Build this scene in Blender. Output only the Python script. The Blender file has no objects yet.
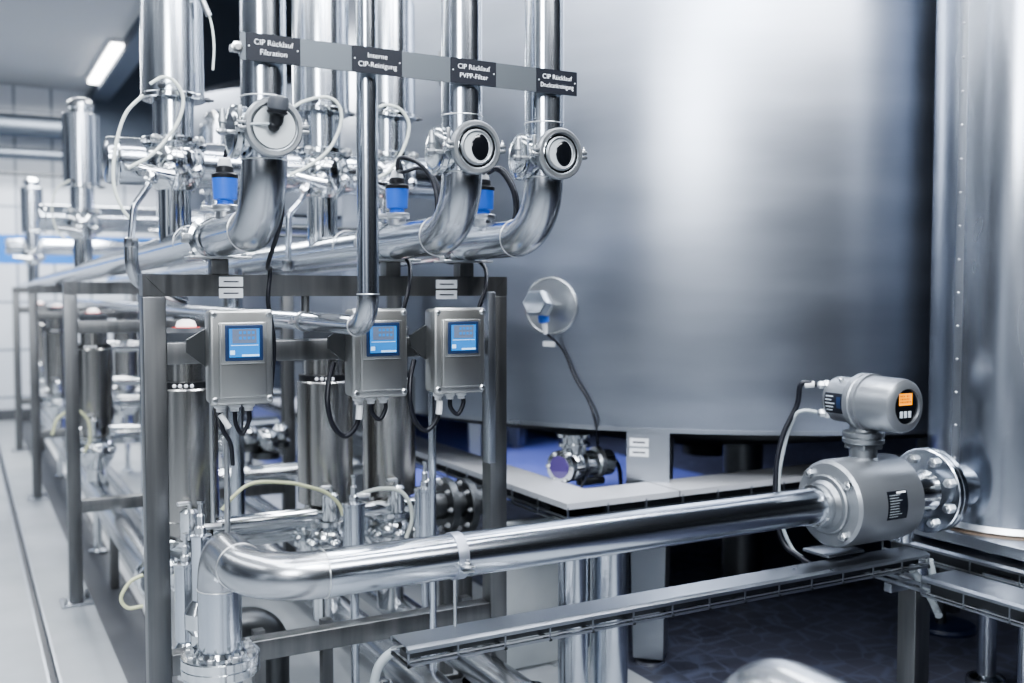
import bpy, bmesh, math, random
from mathutils import Vector, Matrix, Quaternion
random.seed(7)
PI=math.pi
sc=bpy.context.scene; COL=sc.collection
V=Vector
# ------------------------------------------------------------------ camera
F=1007.0; YAW=math.radians(28.7); TILT=math.atan(49.5/F); EYE=V((0,0,1.5))
fh=V((math.sin(YAW),math.cos(YAW),0)); RT=V((math.cos(YAW),-math.sin(YAW),0))
FW=(fh*math.cos(TILT)+V((0,0,-math.sin(TILT)))).normalized(); UP=RT.cross(FW)
cd=bpy.data.cameras.new('camera'); cam=bpy.data.objects.new('camera',cd); COL.objects.link(cam)
cam.matrix_world=Matrix.Translation(EYE)@Matrix((RT,UP,-FW)).transposed().to_4x4()
cd.sensor_width=36; cd.lens=F/1024*36; cd.clip_start=.05; cd.clip_end=100
cd.dof.use_dof=True; cd.dof.focus_distance=2.65; cd.dof.aperture_fstop=2.0
sc.camera=cam
def U(px,py,X=None,Y=None,Z=None):
    """point of the place that lies on a known plane, read off the photograph"""
    d=FW+RT*((px-512)/F)+UP*((341.5-py)/F)
    if X is not None: t=(X-EYE.x)/d.x
    elif Y is not None: t=(Y-EYE.y)/d.y
    else: t=(Z-EYE.z)/d.z
    return EYE+d*t
# ------------------------------------------------------------------ materials
def mat(name,col,metal=0.,rough=.5,noise=0.,nscale=(20,20,20),bump=0.,emit=None,es=1.,col2=None,trans=0.,ior=1.45,aniso=0.,spec=.5,coat=0):
    m=bpy.data.materials.new(name); m.use_nodes=True; nt=m.node_tree; b=nt.nodes['Principled BSDF']
    b.inputs['Base Color'].default_value=(*col,1); b.inputs['Metallic'].default_value=metal
    b.inputs['Roughness'].default_value=rough; b.inputs['IOR'].default_value=ior
    b.inputs['Specular IOR Level'].default_value=spec
    if trans: b.inputs['Transmission Weight'].default_value=trans
    if coat: b.inputs['Coat Weight'].default_value=coat
    if aniso: b.inputs['Anisotropic'].default_value=aniso
    if emit: b.inputs['Emission Color'].default_value=(*emit,1); b.inputs['Emission Strength'].default_value=es
    if noise or bump or col2:
        tc=nt.nodes.new('ShaderNodeTexCoord'); mp=nt.nodes.new('ShaderNodeMapping'); mp.inputs['Scale'].default_value=nscale
        n=nt.nodes.new('ShaderNodeTexNoise'); n.inputs['Scale'].default_value=1; n.inputs['Detail'].default_value=4
        nt.links.new(tc.outputs['Object'],mp.inputs[0]); nt.links.new(mp.outputs[0],n.inputs['Vector'])
        if noise:
            r=nt.nodes.new('ShaderNodeMapRange'); r.inputs[1].default_value=.3; r.inputs[2].default_value=.7
            r.inputs[3].default_value=max(.02,rough-noise); r.inputs[4].default_value=rough+noise
            nt.links.new(n.outputs[0],r.inputs[0]); nt.links.new(r.outputs[0],b.inputs['Roughness'])
        if bump:
            bp=nt.nodes.new('ShaderNodeBump'); bp.inputs['Strength'].default_value=bump; bp.inputs['Distance'].default_value=.002
            nt.links.new(n.outputs[0],bp.inputs['Height']); nt.links.new(bp.outputs[0],b.inputs['Normal'])
        if col2:
            cr=nt.nodes.new('ShaderNodeValToRGB'); cr.color_ramp.elements[0].position=.35; cr.color_ramp.elements[1].position=.68
            cr.color_ramp.elements[0].color=(*col,1); cr.color_ramp.elements[1].color=(*col2,1)
            nt.links.new(n.outputs[0],cr.inputs[0]); nt.links.new(cr.outputs[0],b.inputs['Base Color'])
    return m
STEEL=(.62,.655,.71)
M={}
M['pipe']=mat('ground_steel_tube',STEEL,1,.19)
M['pipev']=mat('ground_steel_tube_upright',STEEL,1,.2,.05,(60,60,1.2),.05)
M['bend']=mat('satin_steel_bend',(.50,.515,.54),1,.25)
M['polish']=mat('polished_steel',(.74,.76,.78),1,.13)
M['weld']=mat('weld_bead',(.78,.79,.8),1,.35)
M['frame']=mat('satin_square_tube',(.17,.175,.18),1,.38,.05,(26,26,2),.04,col2=(.24,.24,.24))
M['tray']=mat('tray_steel',(.40,.42,.455),1,.32,.05,(5,5,5))
M['traym']=mat('matt_tray_cover',(.68,.69,.72),.4,.45,.05,(5,5,5))
M['clampm']=mat('clamp_steel',(.50,.53,.60),.85,.38)
M['sheet']=mat('satin_sheet',(.52,.55,.56),.5,.5,.08,(7,7,7),0,col2=(.6,.63,.64))
M['act']=mat('warm_reflection_actuator',(.47,.46,.44),1,.24,.05,(70,70,1),.05)  # warm tone reflected by the lower actuators is put into the colour
M['vessel']=mat('vessel_sheet',(.40,.425,.475),1,.25,.07,(5,5,1.2),0)
M['cast']=mat('cast_steel_housing',(.36,.375,.39),1,.42,.04,(30,30,30),.15)
M['paint']=mat('silver_paint',(.31,.325,.345),.7,.36,0,(120,120,120),.05,coat=.25)
M['box']=mat('pressed_steel_box',(.50,.50,.485),1,.34,.04,(9,9,9))
M['bolt']=mat('bolt_steel',(.68,.69,.7),1,.28)
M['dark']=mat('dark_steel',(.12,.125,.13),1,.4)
M['blackp']=mat('black_plastic',(.012,.013,.016),0,.4)
M['rubber']=mat('black_cable',(.009,.01,.016),0,.38)
M['darkgrey']=mat('dark_grey_plastic',(.06,.065,.075),0,.5)
M['blue']=mat('blue_plastic',(.035,.13,.55),0,.35)
M['hose']=mat('translucent_white_hose',(.72,.76,.70),0,.3,coat=.3)
M['hosey']=mat('yellowish_hose',(.68,.70,.45),0,.35)
M['hoseg']=mat('grey_hose',(.42,.46,.48),0,.4)
M['white']=mat('white_plastic',(.78,.79,.8),0,.45)
M['label']=mat('white_sticker',(.72,.74,.76),0,.5)
M['ink']=mat('black_ink',(.03,.03,.04),0,.6)
M['red']=mat('red_lamp',(.7,.04,.03),0,.4,emit=(1,.12,.08),es=.3)
M['glow']=mat('white_lamp',(.9,.9,.9),0,.4,emit=(1,.95,.95),es=.8)
M['plate']=mat('black_engraved_plate',(.008,.010,.017),0,.45)
M['bar']=mat('grey_sign_bar',(.15,.165,.18),.9,.5)
M['letter']=mat('white_engraving',(.85,.87,.9),0,.5,emit=(.9,.93,1),es=.35)  # emission added for contrast, the engraving itself gives no light
M['bezel']=mat('navy_bezel',(.018,.035,.085),0,.3)
M['screen']=mat('blue_screen',(.02,.12,.34),0,.25,emit=(.05,.28,.66),es=.42)
M['screenl']=mat('light_blue_icon',(.5,.7,.9),0,.3,emit=(.4,.65,1),es=.35)
M['screend']=mat('grey_screen_field',(.11,.13,.18),0,.3,emit=(.10,.14,.22),es=.3)
M['orange']=mat('amber_display',(.8,.28,.02),0,.3,emit=(1,.33,.02),es=.85)
M['dot']=mat('amber_pixels',(.2,.07,.01),0,.4)
M['btn']=mat('grey_button',(.55,.6,.65),0,.4,emit=(.5,.55,.6),es=.15)
M['mirror']=mat('sight_glass_pane',(.05,.055,.07),0,.04,spec=1.,coat=1)
M['glassdark']=mat('dark_inside',(.006,.007,.009),0,.15,coat=1)
M['pipeg']=mat('dull_wall_pipe',(.17,.19,.22),1,.5)
M['rust']=mat('brown_sealant',(.16,.12,.09),0,.6)
M['lamp']=mat('fluorescent_tube',(1,1,1),0,.4,emit=(1,.99,.97),es=9)
M['ceil']=mat('painted_ceiling',(.50,.51,.52),0,.7)
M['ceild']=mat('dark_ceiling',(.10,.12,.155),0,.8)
M['discblue']=mat('dark_blue_foot',(.012,.02,.055),0,.35)
M['violet']=mat('violet_glass',(.10,.07,.22),0,.06,spec=.9,coat=1)
def tank_mat():
    m=bpy.data.materials.new('brushed_tank_sheet'); m.use_nodes=True; nt=m.node_tree; b=nt.nodes['Principled BSDF']
    b.inputs['Metallic'].default_value=1
    tc=nt.nodes.new('ShaderNodeTexCoord')
    def nz(s,det=3):
        mp=nt.nodes.new('ShaderNodeMapping'); mp.inputs['Scale'].default_value=s; n=nt.nodes.new('ShaderNodeTexNoise'); n.inputs['Scale'].default_value=1; n.inputs['Detail'].default_value=det
        nt.links.new(tc.outputs['Object'],mp.inputs[0]); nt.links.new(mp.outputs[0],n.inputs['Vector']); return n
    n=nz((1.2,1.2,7)); n2=nz((9,9,400),2)
    r=nt.nodes.new('ShaderNodeMapRange'); r.inputs[3].default_value=.27; r.inputs[4].default_value=.35; nt.links.new(n.outputs[0],r.inputs[0]); nt.links.new(r.outputs[0],b.inputs['Roughness'])
    cr=nt.nodes.new('ShaderNodeValToRGB'); cr.color_ramp.elements[0].position=.3; cr.color_ramp.elements[1].position=.75
    cr.color_ramp.elements[0].color=(.37,.395,.45,1); cr.color_ramp.elements[1].color=(.44,.47,.53,1)
    nt.links.new(n.outputs[0],cr.inputs[0]); nt.links.new(cr.outputs[0],b.inputs['Base Color'])
    bp=nt.nodes.new('ShaderNodeBump'); bp.inputs['Strength'].default_value=.06; bp.inputs['Distance'].default_value=.001
    nt.links.new(n2.outputs[0],bp.inputs['Height']); nt.links.new(bp.outputs[0],b.inputs['Normal'])
    b.inputs['Anisotropic'].default_value=.3
    return m
M['tank']=tank_mat()
def tile_mat():
    m=bpy.data.materials.new('white_wall_tiles'); m.use_nodes=True; nt=m.node_tree; b=nt.nodes['Principled BSDF']
    tc=nt.nodes.new('ShaderNodeTexCoord'); sp=nt.nodes.new('ShaderNodeSeparateXYZ'); nt.links.new(tc.outputs['Object'],sp.inputs[0])
    cb=nt.nodes.new('ShaderNodeCombineXYZ'); nt.links.new(sp.outputs[0],cb.inputs[0]); nt.links.new(sp.outputs[2],cb.inputs[1])
    br=nt.nodes.new('ShaderNodeTexBrick'); br.offset=0; br.inputs['Scale'].default_value=1; br.inputs['Brick Width'].default_value=.4; br.inputs['Row Height'].default_value=.56
    br.inputs['Mortar Size'].default_value=.015; br.inputs['Color1'].default_value=(.70,.73,.78,1); br.inputs['Color2'].default_value=(.66,.69,.75,1); br.inputs['Mortar'].default_value=(.27,.30,.36,1)
    nt.links.new(cb.outputs[0],br.inputs['Vector'])
    a=nt.nodes.new('ShaderNodeMath'); a.operation='GREATER_THAN'; a.inputs[1].default_value=2.13; nt.links.new(sp.outputs[2],a.inputs[0])
    c=nt.nodes.new('ShaderNodeMath'); c.operation='LESS_THAN'; c.inputs[1].default_value=2.47; nt.links.new(sp.outputs[2],c.inputs[0])
    d=nt.nodes.new('ShaderNodeMath'); d.operation='MULTIPLY'; nt.links.new(a.outputs[0],d.inputs[0]); nt.links.new(c.outputs[0],d.inputs[1])
    mx=nt.nodes.new('ShaderNodeMix'); mx.data_type='RGBA'; nt.links.new(d.outputs[0],mx.inputs[0]); nt.links.new(br.outputs[0],mx.inputs[6]); mx.inputs[7].default_value=(.03,.20,.62,1)
    nt.links.new(mx.outputs[2],b.inputs['Base Color']); b.inputs['Roughness'].default_value=.25
    return m
M['tile']=tile_mat()
def floor_mat(name,c1,c2,line,rough,hexs):
    m=bpy.data.materials.new(name); m.use_nodes=True; nt=m.node_tree; b=nt.nodes['Principled BSDF']
    tc=nt.nodes.new('ShaderNodeTexCoord'); n=nt.nodes.new('ShaderNodeTexNoise'); n.inputs['Scale'].default_value=1.6; n.inputs['Detail'].default_value=8
    nt.links.new(tc.outputs['Object'],n.inputs['Vector'])
    cr=nt.nodes.new('ShaderNodeValToRGB'); cr.color_ramp.elements[0].position=.35; cr.color_ramp.elements[1].position=.65
    cr.color_ramp.elements[0].color=(*c1,1); cr.color_ramp.elements[1].color=(*c2,1); nt.links.new(n.outputs[0],cr.inputs[0])
    out=cr.outputs[0]
    if hexs:
        vo=nt.nodes.new('ShaderNodeTexVoronoi'); vo.feature='DISTANCE_TO_EDGE'; vo.inputs['Scale'].default_value=hexs; vo.inputs['Randomness'].default_value=.45
        nt.links.new(tc.outputs['Object'],vo.inputs['Vector'])
        lt=nt.nodes.new('ShaderNodeMapRange'); lt.inputs[1].default_value=.015; lt.inputs[2].default_value=.05; lt.inputs[3].default_value=.75; lt.inputs[4].default_value=0; nt.links.new(vo.outputs[0],lt.inputs[0])
        mx=nt.nodes.new('ShaderNodeMix'); mx.data_type='RGBA'; nt.links.new(lt.outputs[0],mx.inputs[0]); nt.links.new(out,mx.inputs[6]); mx.inputs[7].default_value=(*line,1); out=mx.outputs[2]
    nt.links.new(out,b.inputs['Base Color'])
    r=nt.nodes.new('ShaderNodeMapRange'); r.inputs[3].default_value=rough-.1; r.inputs[4].default_value=rough+.1; nt.links.new(n.outputs[0],r.inputs[0]); nt.links.new(r.outputs[0],b.inputs['Roughness'])
    return m
M['floor']=floor_mat('light_concrete',(.30,.32,.34),(.42,.44,.46),(.2,.2,.2),.5,0)
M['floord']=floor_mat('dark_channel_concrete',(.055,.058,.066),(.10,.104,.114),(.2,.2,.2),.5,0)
M['floorb']=floor_mat('shaded_blue_tiled_floor',(.042,.044,.06),(.082,.086,.12),(.11,.125,.18),.42,9)  # dark base carries the tank's shade on the blue floor
M['floorv']=floor_mat('lit_blue_floor',(.13,.16,.42),(.17,.20,.48),(.1,.1,.2),.4,0)  # brighter blue copy: light on the floor beyond the tank, as colour
# ------------------------------------------------------------------ mesh collector
class MB:
    def __init__(s): s.bm=bmesh.new()
    def _basis(s,ax):
        ax=V(ax).normalized(); h=V((0,0,1)) if abs(ax.z)<.9 else V((1,0,0))
        u=ax.cross(h).normalized(); return ax,u,ax.cross(u)
    def box(s,a,b,bev=0):
        a=V(a);b=V(b); lo=V((min(a.x,b.x),min(a.y,b.y),min(a.z,b.z))); hi=V((max(a.x,b.x),max(a.y,b.y),max(a.z,b.z)))
        r=bmesh.ops.create_cube(s.bm,size=1,matrix=Matrix.Translation((lo+hi)/2)@Matrix.Diagonal((*(hi-lo),1)))
        if bev:
            es=list({e for v in r['verts'] for e in v.link_edges}); bmesh.ops.bevel(s.bm,geom=es,offset=bev,segments=3,profile=.5,affect='EDGES')
        return s
    def loft(s,rings,closed=True,cap=(True,True)):
        n=len(rings[0]); vr=[[s.bm.verts.new(p) for p in r] for r in rings]
        for i in range(len(vr)-1):
            for j in range(n):
                if j==n-1 and not closed: break
                s.bm.faces.new((vr[i][j],vr[i][(j+1)%n],vr[i+1][(j+1)%n],vr[i+1][j]))
        if cap[0]: s.bm.faces.new(list(reversed(vr[0])))
        if cap[1]: s.bm.faces.new(vr[-1])
        return s
    def lathe(s,o,ax,prof,n=40,cap=(True,True),u0=None):
        o=V(o);ax,u,w=s._basis(ax)
        return s.loft([[o+ax*h+(u*math.cos(2*PI*k/n)+w*math.sin(2*PI*k/n))*max(r,.0002) for k in range(n)] for r,h in prof],cap=cap)
    def cyl(s,a,b,r,n=32,r2=None):
        a=V(a);b=V(b); L=(b-a).length
        return s.lathe(a,b-a,[(r,0),(r if r2 is None else r2,L)],n)
    def ring(s,o,ax,R,r,n=48,m=12):
        o=V(o);ax,u,w=s._basis(ax); rings=[]
        for i in range(n+1):
            t=2*PI*i/n; d=u*math.cos(t)+w*math.sin(t)
            rings.append([o+d*(R+r*math.cos(2*PI*j/m))+ax*r*math.sin(2*PI*j/m) for j in range(m)])
        return s.loft(rings,cap=(False,False))
    def sphere(s,o,r,sc_=(1,1,1),seg=28):
        bmesh.ops.create_uvsphere(s.bm,u_segments=seg,v_segments=seg//2,radius=r,matrix=Matrix.Translation(V(o))@Matrix.Diagonal((*sc_,1))); return s
    def hexa(s,o,ax,r,h): return s.lathe(o,ax,[(r*.92,0),(r,h*.08),(r,h*.88),(r*.86,h)],6)
    def bolt(s,o,ax,r,h):
        s.hexa(o,ax,r,h*.6); return s.cyl(V(o)+V(ax).normalized()*h*.6,V(o)+V(ax).normalized()*h,r*.5,12)
    def tube(s,pts,r,bend=.0,n=28,seg=12,cap=(True,True)):
        P=fillet(pts,bend,seg) if bend else [V(p) for p in pts]
        T=[]
        for i in range(len(P)):
            a=P[max(i-1,0)];b=P[min(i+1,len(P)-1)]; T.append((b-a).normalized())
        _,u,w=s._basis(T[0]); rings=[]
        for i,p in enumerate(P):
            if i:
                q=T[i-1].rotation_difference(T[i]); u=q@u; w=q@w
            rings.append([p+(u*math.cos(2*PI*k/n)+w*math.sin(2*PI*k/n))*r for k in range(n)])
        return s.loft(rings,cap=cap)
    def prism(s,poly,vec):
        vec=V(vec); return s.loft([[V(p) for p in poly],[V(p)+vec for p in poly]])
    def build(s,name,m,parent=None,origin=(0,0,0),smooth=True):
        bmesh.ops.recalc_face_normals(s.bm,faces=s.bm.faces)
        o3=V(origin)
        if parent is None and tuple(origin)==(0,0,0) and len(s.bm.verts):
            c=sum((v.co for v in s.bm.verts),V())/len(s.bm.verts); o3=V((c.x,c.y,min(v.co.z for v in s.bm.verts)))
        if parent is not None and origin==(0,0,0): o3=V(parent['_o']) if '_o' in parent else V()
        bmesh.ops.translate(s.bm,verts=s.bm.verts,vec=-o3)
        me=bpy.data.meshes.new(name); s.bm.to_mesh(me); s.bm.free()
        if smooth:
            for p in me.polygons: p.use_smooth=True
            me.set_sharp_from_angle(angle=math.radians(32))
        me.materials.append(M[m] if isinstance(m,str) else m)
        o=bpy.data.objects.new(name,me); COL.objects.link(o)
        if parent is None: o.location=o3
        else:
            o.parent=parent; o['_o']=parent['_o'] if '_o' in parent else (0,0,0)
        return o
def fillet(pts,R,seg=12):
    P=[V(p) for p in pts]; out=[P[0]]
    for i in range(1,len(P)-1):
        a,b,c=P[i-1],P[i],P[i+1]; d1=(a-b).normalized(); d2=(c-b).normalized(); ang=d1.angle(d2)
        if ang>PI-.01: out.append(b); continue
        r=R[i-1] if isinstance(R,(list,tuple)) else R
        t=r/math.tan(ang/2); t=min(t,(a-b).length*.98,(c-b).length*.98) if i not in () else t; r=t*math.tan(ang/2)
        p1=b+d1*t; cen=b+(d1+d2).normalized()*(r/math.sin(ang/2)); v1=p1-cen; ax=v1.cross((b+d2*t)-cen).normalized(); tot=PI-ang
        for k in range(seg+1): out.append(cen+Quaternion(ax,tot*k/seg)@v1)
    out.append(P[-1]); return [p for i,p in enumerate(out) if i==0 or (p-out[i-1]).length>1e-5]
def smoothpath(pts,n=8):
    P=[V(p) for p in pts]; P=[P[0]*2-P[1]]+P+[P[-1]*2-P[-2]]; out=[]
    for i in range(1,len(P)-2):
        for k in range(n):
            t=k/n; a,b,c,d=P[i-1:i+3]
            out.append(.5*((2*b)+(c-a)*t+(2*a-5*b+4*c-d)*t*t+(3*b-a-3*c+d)*t**3))
    out.append(P[-2]); return out
def tag(o,label,cat,group=None,kind=None):
    o['label']=label; o['category']=cat
    if group: o['group']=group
    if kind: o['kind']=kind
    return o
def thing(name,label,cat,loc=(0,0,0),group=None):
    o=bpy.data.objects.new(name,None); COL.objects.link(o); o.location=loc; o.empty_display_size=.1; o['_o']=tuple(loc)
    return tag(o,label,cat,group)
def struct(mb,name,m,smooth=False):
    o=mb.build(name,m,smooth=smooth); o['kind']='structure'; return o
def dup(root,off,label,group=None):
    m={}
    def rec(o,p):
        c=o.copy(); COL.objects.link(c)
        if p: c.parent=p
        for ch in [x for x in kids.get(o.name,[])]: rec(ch,c)
        return c
    kids={}
    for o in bpy.data.objects:
        if o.parent: kids.setdefault(o.parent.name,[]).append(o)
    r=rec(root,None); r.location=V(root.location)+V(off); r['label']=label
    if group: r['group']=group
    return r
def cable(name,pts,r,m,label,cat='cable',n=12,group=None):
    return tag(MB().tube(smoothpath(pts),r,n=n).build(name,m),label,cat,group)
# ------------------------------------------------------------------ room
struct(MB().box((-8,-6,-.3),(.26,13.2,0)),'floor','floor')
struct(MB().box((.31,-6,-.3),(.53,13.2,0)),'floor','floor')
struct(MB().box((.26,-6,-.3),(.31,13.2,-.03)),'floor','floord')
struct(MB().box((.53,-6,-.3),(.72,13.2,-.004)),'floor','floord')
struct(MB().box((.72,-6,-.3),(2.3,13.2,0)),'floor','floor')
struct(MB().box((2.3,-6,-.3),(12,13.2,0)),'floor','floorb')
struct(MB().box((.26,-6,-.03),(.27,13.2,.002)),'trim_1','tray')
struct(MB().box((.30,-6,-.03),(.31,13.2,.002)),'trim_2','tray')
struct(MB().box((.72,-6,-.02),(.75,13.2,.006)),'trim_3','white')
struct(MB().box((-8,13.2,-.3),(3.6,13.5,5.6)),'wall_back','tile')
struct(MB().box((3.6,13.2,-.3),(12,13.5,5.6)),'wall_back','ceild')
struct(MB().box((2.3,6.3,0),(5.3,13.2,.004)),'floor','floorv')  # thin overlay painting the lit part of the blue floor
struct(MB().box((12,-6,-.3),(12.2,13.5,5.6)),'wall_right','ceild')
struct(MB().box((-8,13.12,0),(12,13.2,.12)),'baseboard_back','floord')
struct(MB().box((-8,-6,3.9),(1.42,13.2,4.1)),'ceiling','ceil')
struct(MB().box((1.42,3,3.78),(1.62,13.2,5.5)),'trim_4','ceild')
struct(MB().box((1.42,-6,5.5),(12,13.2,5.6)),'ceiling','ceild')
struct(MB().box((1.45,13.05,2.9),(12,13.19,5.5)),'wall_upper','ceild')
# ceiling lights along the aisle
lab=['fluorescent ceiling light glowing white at the far end of the aisle','fluorescent ceiling light over the aisle, second from the back wall','fluorescent ceiling light over the aisle nearest to the portal frames']
la,lb_=U(96,84,Z=3.84),U(117,45,Z=3.84); lx=(la.x+lb_.x)/2
for i,(y0,y1) in enumerate(((lb_.y,la.y),(lb_.y-4.4,lb_.y-2.6),(lb_.y-8.6,lb_.y-6.8))):
    t=thing('ceiling_light',lab[i],'light',(lx,(y0+y1)/2,3.9),'ceiling lights over the aisle')
    MB().box((lx-.08,y0,3.86),(lx+.08,y1,3.9)).build('housing','white',t)
    MB().box((lx-.065,y0+.02,3.835),(lx+.065,y1-.02,3.86),.01).build('diffuser','lamp',t)
# pipes on the back wall
tag(MB().cyl((-6,12.75,3.38),(1.3,12.75,3.38),.13).build('wall_pipe','pipeg'),'thick horizontal steel pipe high along the far tiled wall','pipe')
tag(MB().cyl((-6,12.85,3.08),(1.3,12.85,3.08),.06).build('wall_pipe','pipeg'),'thinner horizontal pipe running below the thick one on the tiled wall','pipe')
tag(MB().cyl((-6,13.0,2.86),(4,13.0,2.86),.02).build('wall_rail','dark'),'thin dark rail along the tiled wall under the two wall pipes','rail')
# ------------------------------------------------------------------ tanks
TC=V((3.883,4.68,0)); TR=2.13; TZ=.962
def tank(name,label,c,top,legang):
    t=thing(name,label,'tank',(c.x,c.y,0))
    MB().lathe((c.x,c.y,0),(0,0,1),[(TR-.04,TZ+.0),(TR,TZ),(TR,top),(TR*.9,top+.12),(TR*.5,top+.3),(.1,top+.36)],180,cap=(False,True)).build('shell','tank',t)
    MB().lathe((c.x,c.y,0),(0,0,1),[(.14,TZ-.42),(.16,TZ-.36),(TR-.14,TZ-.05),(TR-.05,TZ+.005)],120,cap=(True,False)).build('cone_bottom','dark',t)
    MB().lathe((c.x,c.y,0),(0,0,1),[(TR-.03,TZ-.012),(TR+.004,TZ-.012),(TR+.004,TZ+.004),(TR-.03,TZ+.004)],180,cap=(False,False)).build('bottom_rim','tray',t)
    for a,rr in legang:
        d=V((math.cos(a),math.sin(a),0)); p=c+d*rr; q=d.cross(V((0,0,1)))
        rings=[]
        for z,w in ((.03,.06),(TZ-.04,.08)):
            rings.append([p+d*w+q*w+V((0,0,z)),p-d*w+q*w+V((0,0,z)),p-d*w-q*w+V((0,0,z)),p+d*w-q*w+V((0,0,z))])
        l=MB().loft(rings).build('leg','tray',t); 
        MB().lathe(p,(0,0,1),[(.06,0),(.06,.012),(.02,.02),(.02,.045)],24).build('foot','bolt',l)
    return t
lp=U(645,672,Z=0.0); a0=math.atan2(lp.y-TC.y,lp.x-TC.x); r0=(V((lp.x,lp.y,0))-TC).length
r0=min(r0,TR-.1)
tank('storage_tank','huge brushed steel cylindrical tank on legs filling the right background',TC,3.4,[(a0+k*PI/3,r0) for k in range(6)])
tank('storage_tank','second brushed steel tank farther back beyond the valves, behind the first tank',V((3.9,10.0,0)),3.25,[(a0+k*PI/2.5,1.75) for k in range(5)])
def on_tank(px,py,off=0):
    d=(FW+RT*((px-512)/F)+UP*((341.5-py)/F)).normalized(); R=TR+off
    A=d.x**2+d.y**2;ex=EYE.x-TC.x;ey=EYE.y-TC.y;B=2*(ex*d.x+ey*d.y);C=ex*ex+ey*ey-R*R
    return EYE+d*((-B-math.sqrt(B*B-4*A*C))/(2*A))
def tnorm(p): n=V((p.x-TC.x,p.y-TC.y,0)); return n.normalized()
# label plate on a leg
tg=thing('leg_label_plate','steel plate with two white stickers on the tank leg beneath the tank rim','plate',(0,0,0))
pa=U(622,434,Y=2.98); 
pq=U(645,455,Y=3.0)
# sits on the leg just below the tank
lc=TC+V((math.cos(a0),math.sin(a0),0))*(r0+.085)
nrm=V((-RT.y,RT.x,0)); nrm=V((math.cos(a0),math.sin(a0),0)); side=nrm.cross(V((0,0,1)))
def quadbox(mb,c,n,s,w,h,t,up=V((0,0,1))):
    P=[c+s*(w/2)*i+up*(h/2)*j for i,j in((-1,-1),(1,-1),(1,1),(-1,1))]; mb.loft([P,[p+n*t for p in P]]); return mb
quadbox(MB(),V((lc.x,lc.y,TZ-.125)),nrm,side,.17,.24,.006).build('plate','tray',tg,smooth=False)
for k,zz in enumerate((TZ-.055,TZ-.095)):
    st=quadbox(MB(),V((lc.x,lc.y,zz))+nrm*.006+side*.035,nrm,side,.075,.032,.0015).build('sticker','label',tg,smooth=False)
    quadbox(MB(),V((lc.x,lc.y,zz))+nrm*.0076+side*.035,nrm,side,.05,.006,.0008).build('print','ink',st,smooth=False)
# tank sensor
sp=on_tank(551,306); n=tnorm(sp); s=n.cross(V((0,0,1)))
t=thing('tank_sensor','hexagonal steel sensor head on a round disc welded to the big tank','sensor',tuple(sp))
MB().lathe(sp-n*.01,n,[(.118,0),(.118,.016),(.112,.02),(.108,.014),(.03,.012)],64).build('disc','cast',t)
d2=(-fh*.9-RT*.42+V((0,0,.10))).normalized()
b0=sp+n*.01
MB().cyl(b0,b0+d2*.06,.018).build('stem','bolt',t)
MB().lathe(b0+d2*.05,d2,[(.034,0),(.048,.006),(.048,.03),(.056,.034),(.056,.10),(.047,.115)],6).build('hex_head','polish',t)
g0=b0+d2*.07+V((0,0,-.04))
MB().lathe(g0,V((.15,0,-1)),[(.022,0),(.022,.03),(.014,.034)],20).build('gland','blue',t)
MB().lathe(g0+V((.005,0,-.034)),V((.15,0,-1)),[(.013,0),(.009,.045)],20).build('gland_cap','white',t)
lpnt=on_tank(549,344,.001)
t=tag(quadbox(MB(),lpnt,tnorm(lpnt),tnorm(lpnt).cross(V((0,0,1))),.055,.022,.001).build('sticker','label',smooth=False),'small white sticker on the big tank just below the hexagonal sensor','sticker')
pl=[g0+V((.01,-.0,-.07))]+[on_tank(x,y,.014) for x,y in((563,350),(575,378),(588,400),(596,425))]+[U(597,450,Y=3.45),U(588,475,Y=3.35),U(578,492,Y=3.2)]
cable('sensor_cable',pl,.0055,'rubber','black cable hanging in a curve from the tank sensor to the cable tray')
cable('valve_cable',[U(598,449,Y=3.5),U(610,455,Y=3.5),U(619,468,Y=3.45),U(621,490,Y=3.3)],.009,'rubber','short thick black cable bending down beside the valve under the tank')
# tank bottom valve
vp=U(574,464,Y=3.42)
t=thing('tank_valve','polished sight valve with round violet glass hanging beneath the tank','valve',tuple(vp))
MB().lathe(vp+V((.0,0,.02)),(0,0,1),[(.05,0),(.05,.05),(.064,.052),(.064,.066),(.05,.068),(.05,.09),(.07,.092),(.07,.105)],32).build('neck','polish',t)
MB().sphere(vp,.068).cyl(vp,vp+V((.17,0,-.005)),.052).build('body','polish',t)
fd=(-RT*.62-fh*.78).normalized()
g=MB().lathe(vp+fd*.03,fd,[(.05,0),(.05,.04),(.066,.044),(.066,.066),(.05,.07)],36).build('sight_port','polish',t)
MB().lathe(vp+fd*.099,fd,[(.045,0),(.045,.004)],32).build('glass','violet',g)
for k in range(6):
    a=k*PI/3; ss=fd.cross(V((0,0,1))); MB().hexa(vp+fd*.096+(ss*math.cos(a)+V((0,0,1))*math.sin(a))*.057,fd,.008,.012).build('bolt','bolt',t)
MB().lathe(vp+V((.1,0,.0)),(1,0,0),[(.062,0),(.062,.02),(.052,.022)],32).build('clamp_ring','bolt',t)
MB().box(vp+V((.02,-.02,-.09)),vp+V((.14,.02,-.06)),.008).build('actuator_block','dark',t)
# dark machinery under the tank
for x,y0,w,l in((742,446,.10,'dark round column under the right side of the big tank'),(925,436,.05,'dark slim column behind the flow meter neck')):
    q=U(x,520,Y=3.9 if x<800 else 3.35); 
    tag(MB().lathe((q.x,q.y,0),(0,0,1),[(w*1.4,0),(w*1.4,.02),(w,.03),(w,TZ-.13 if x<800 else .93)],28).build('round_post','dark'),l,'column')
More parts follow.
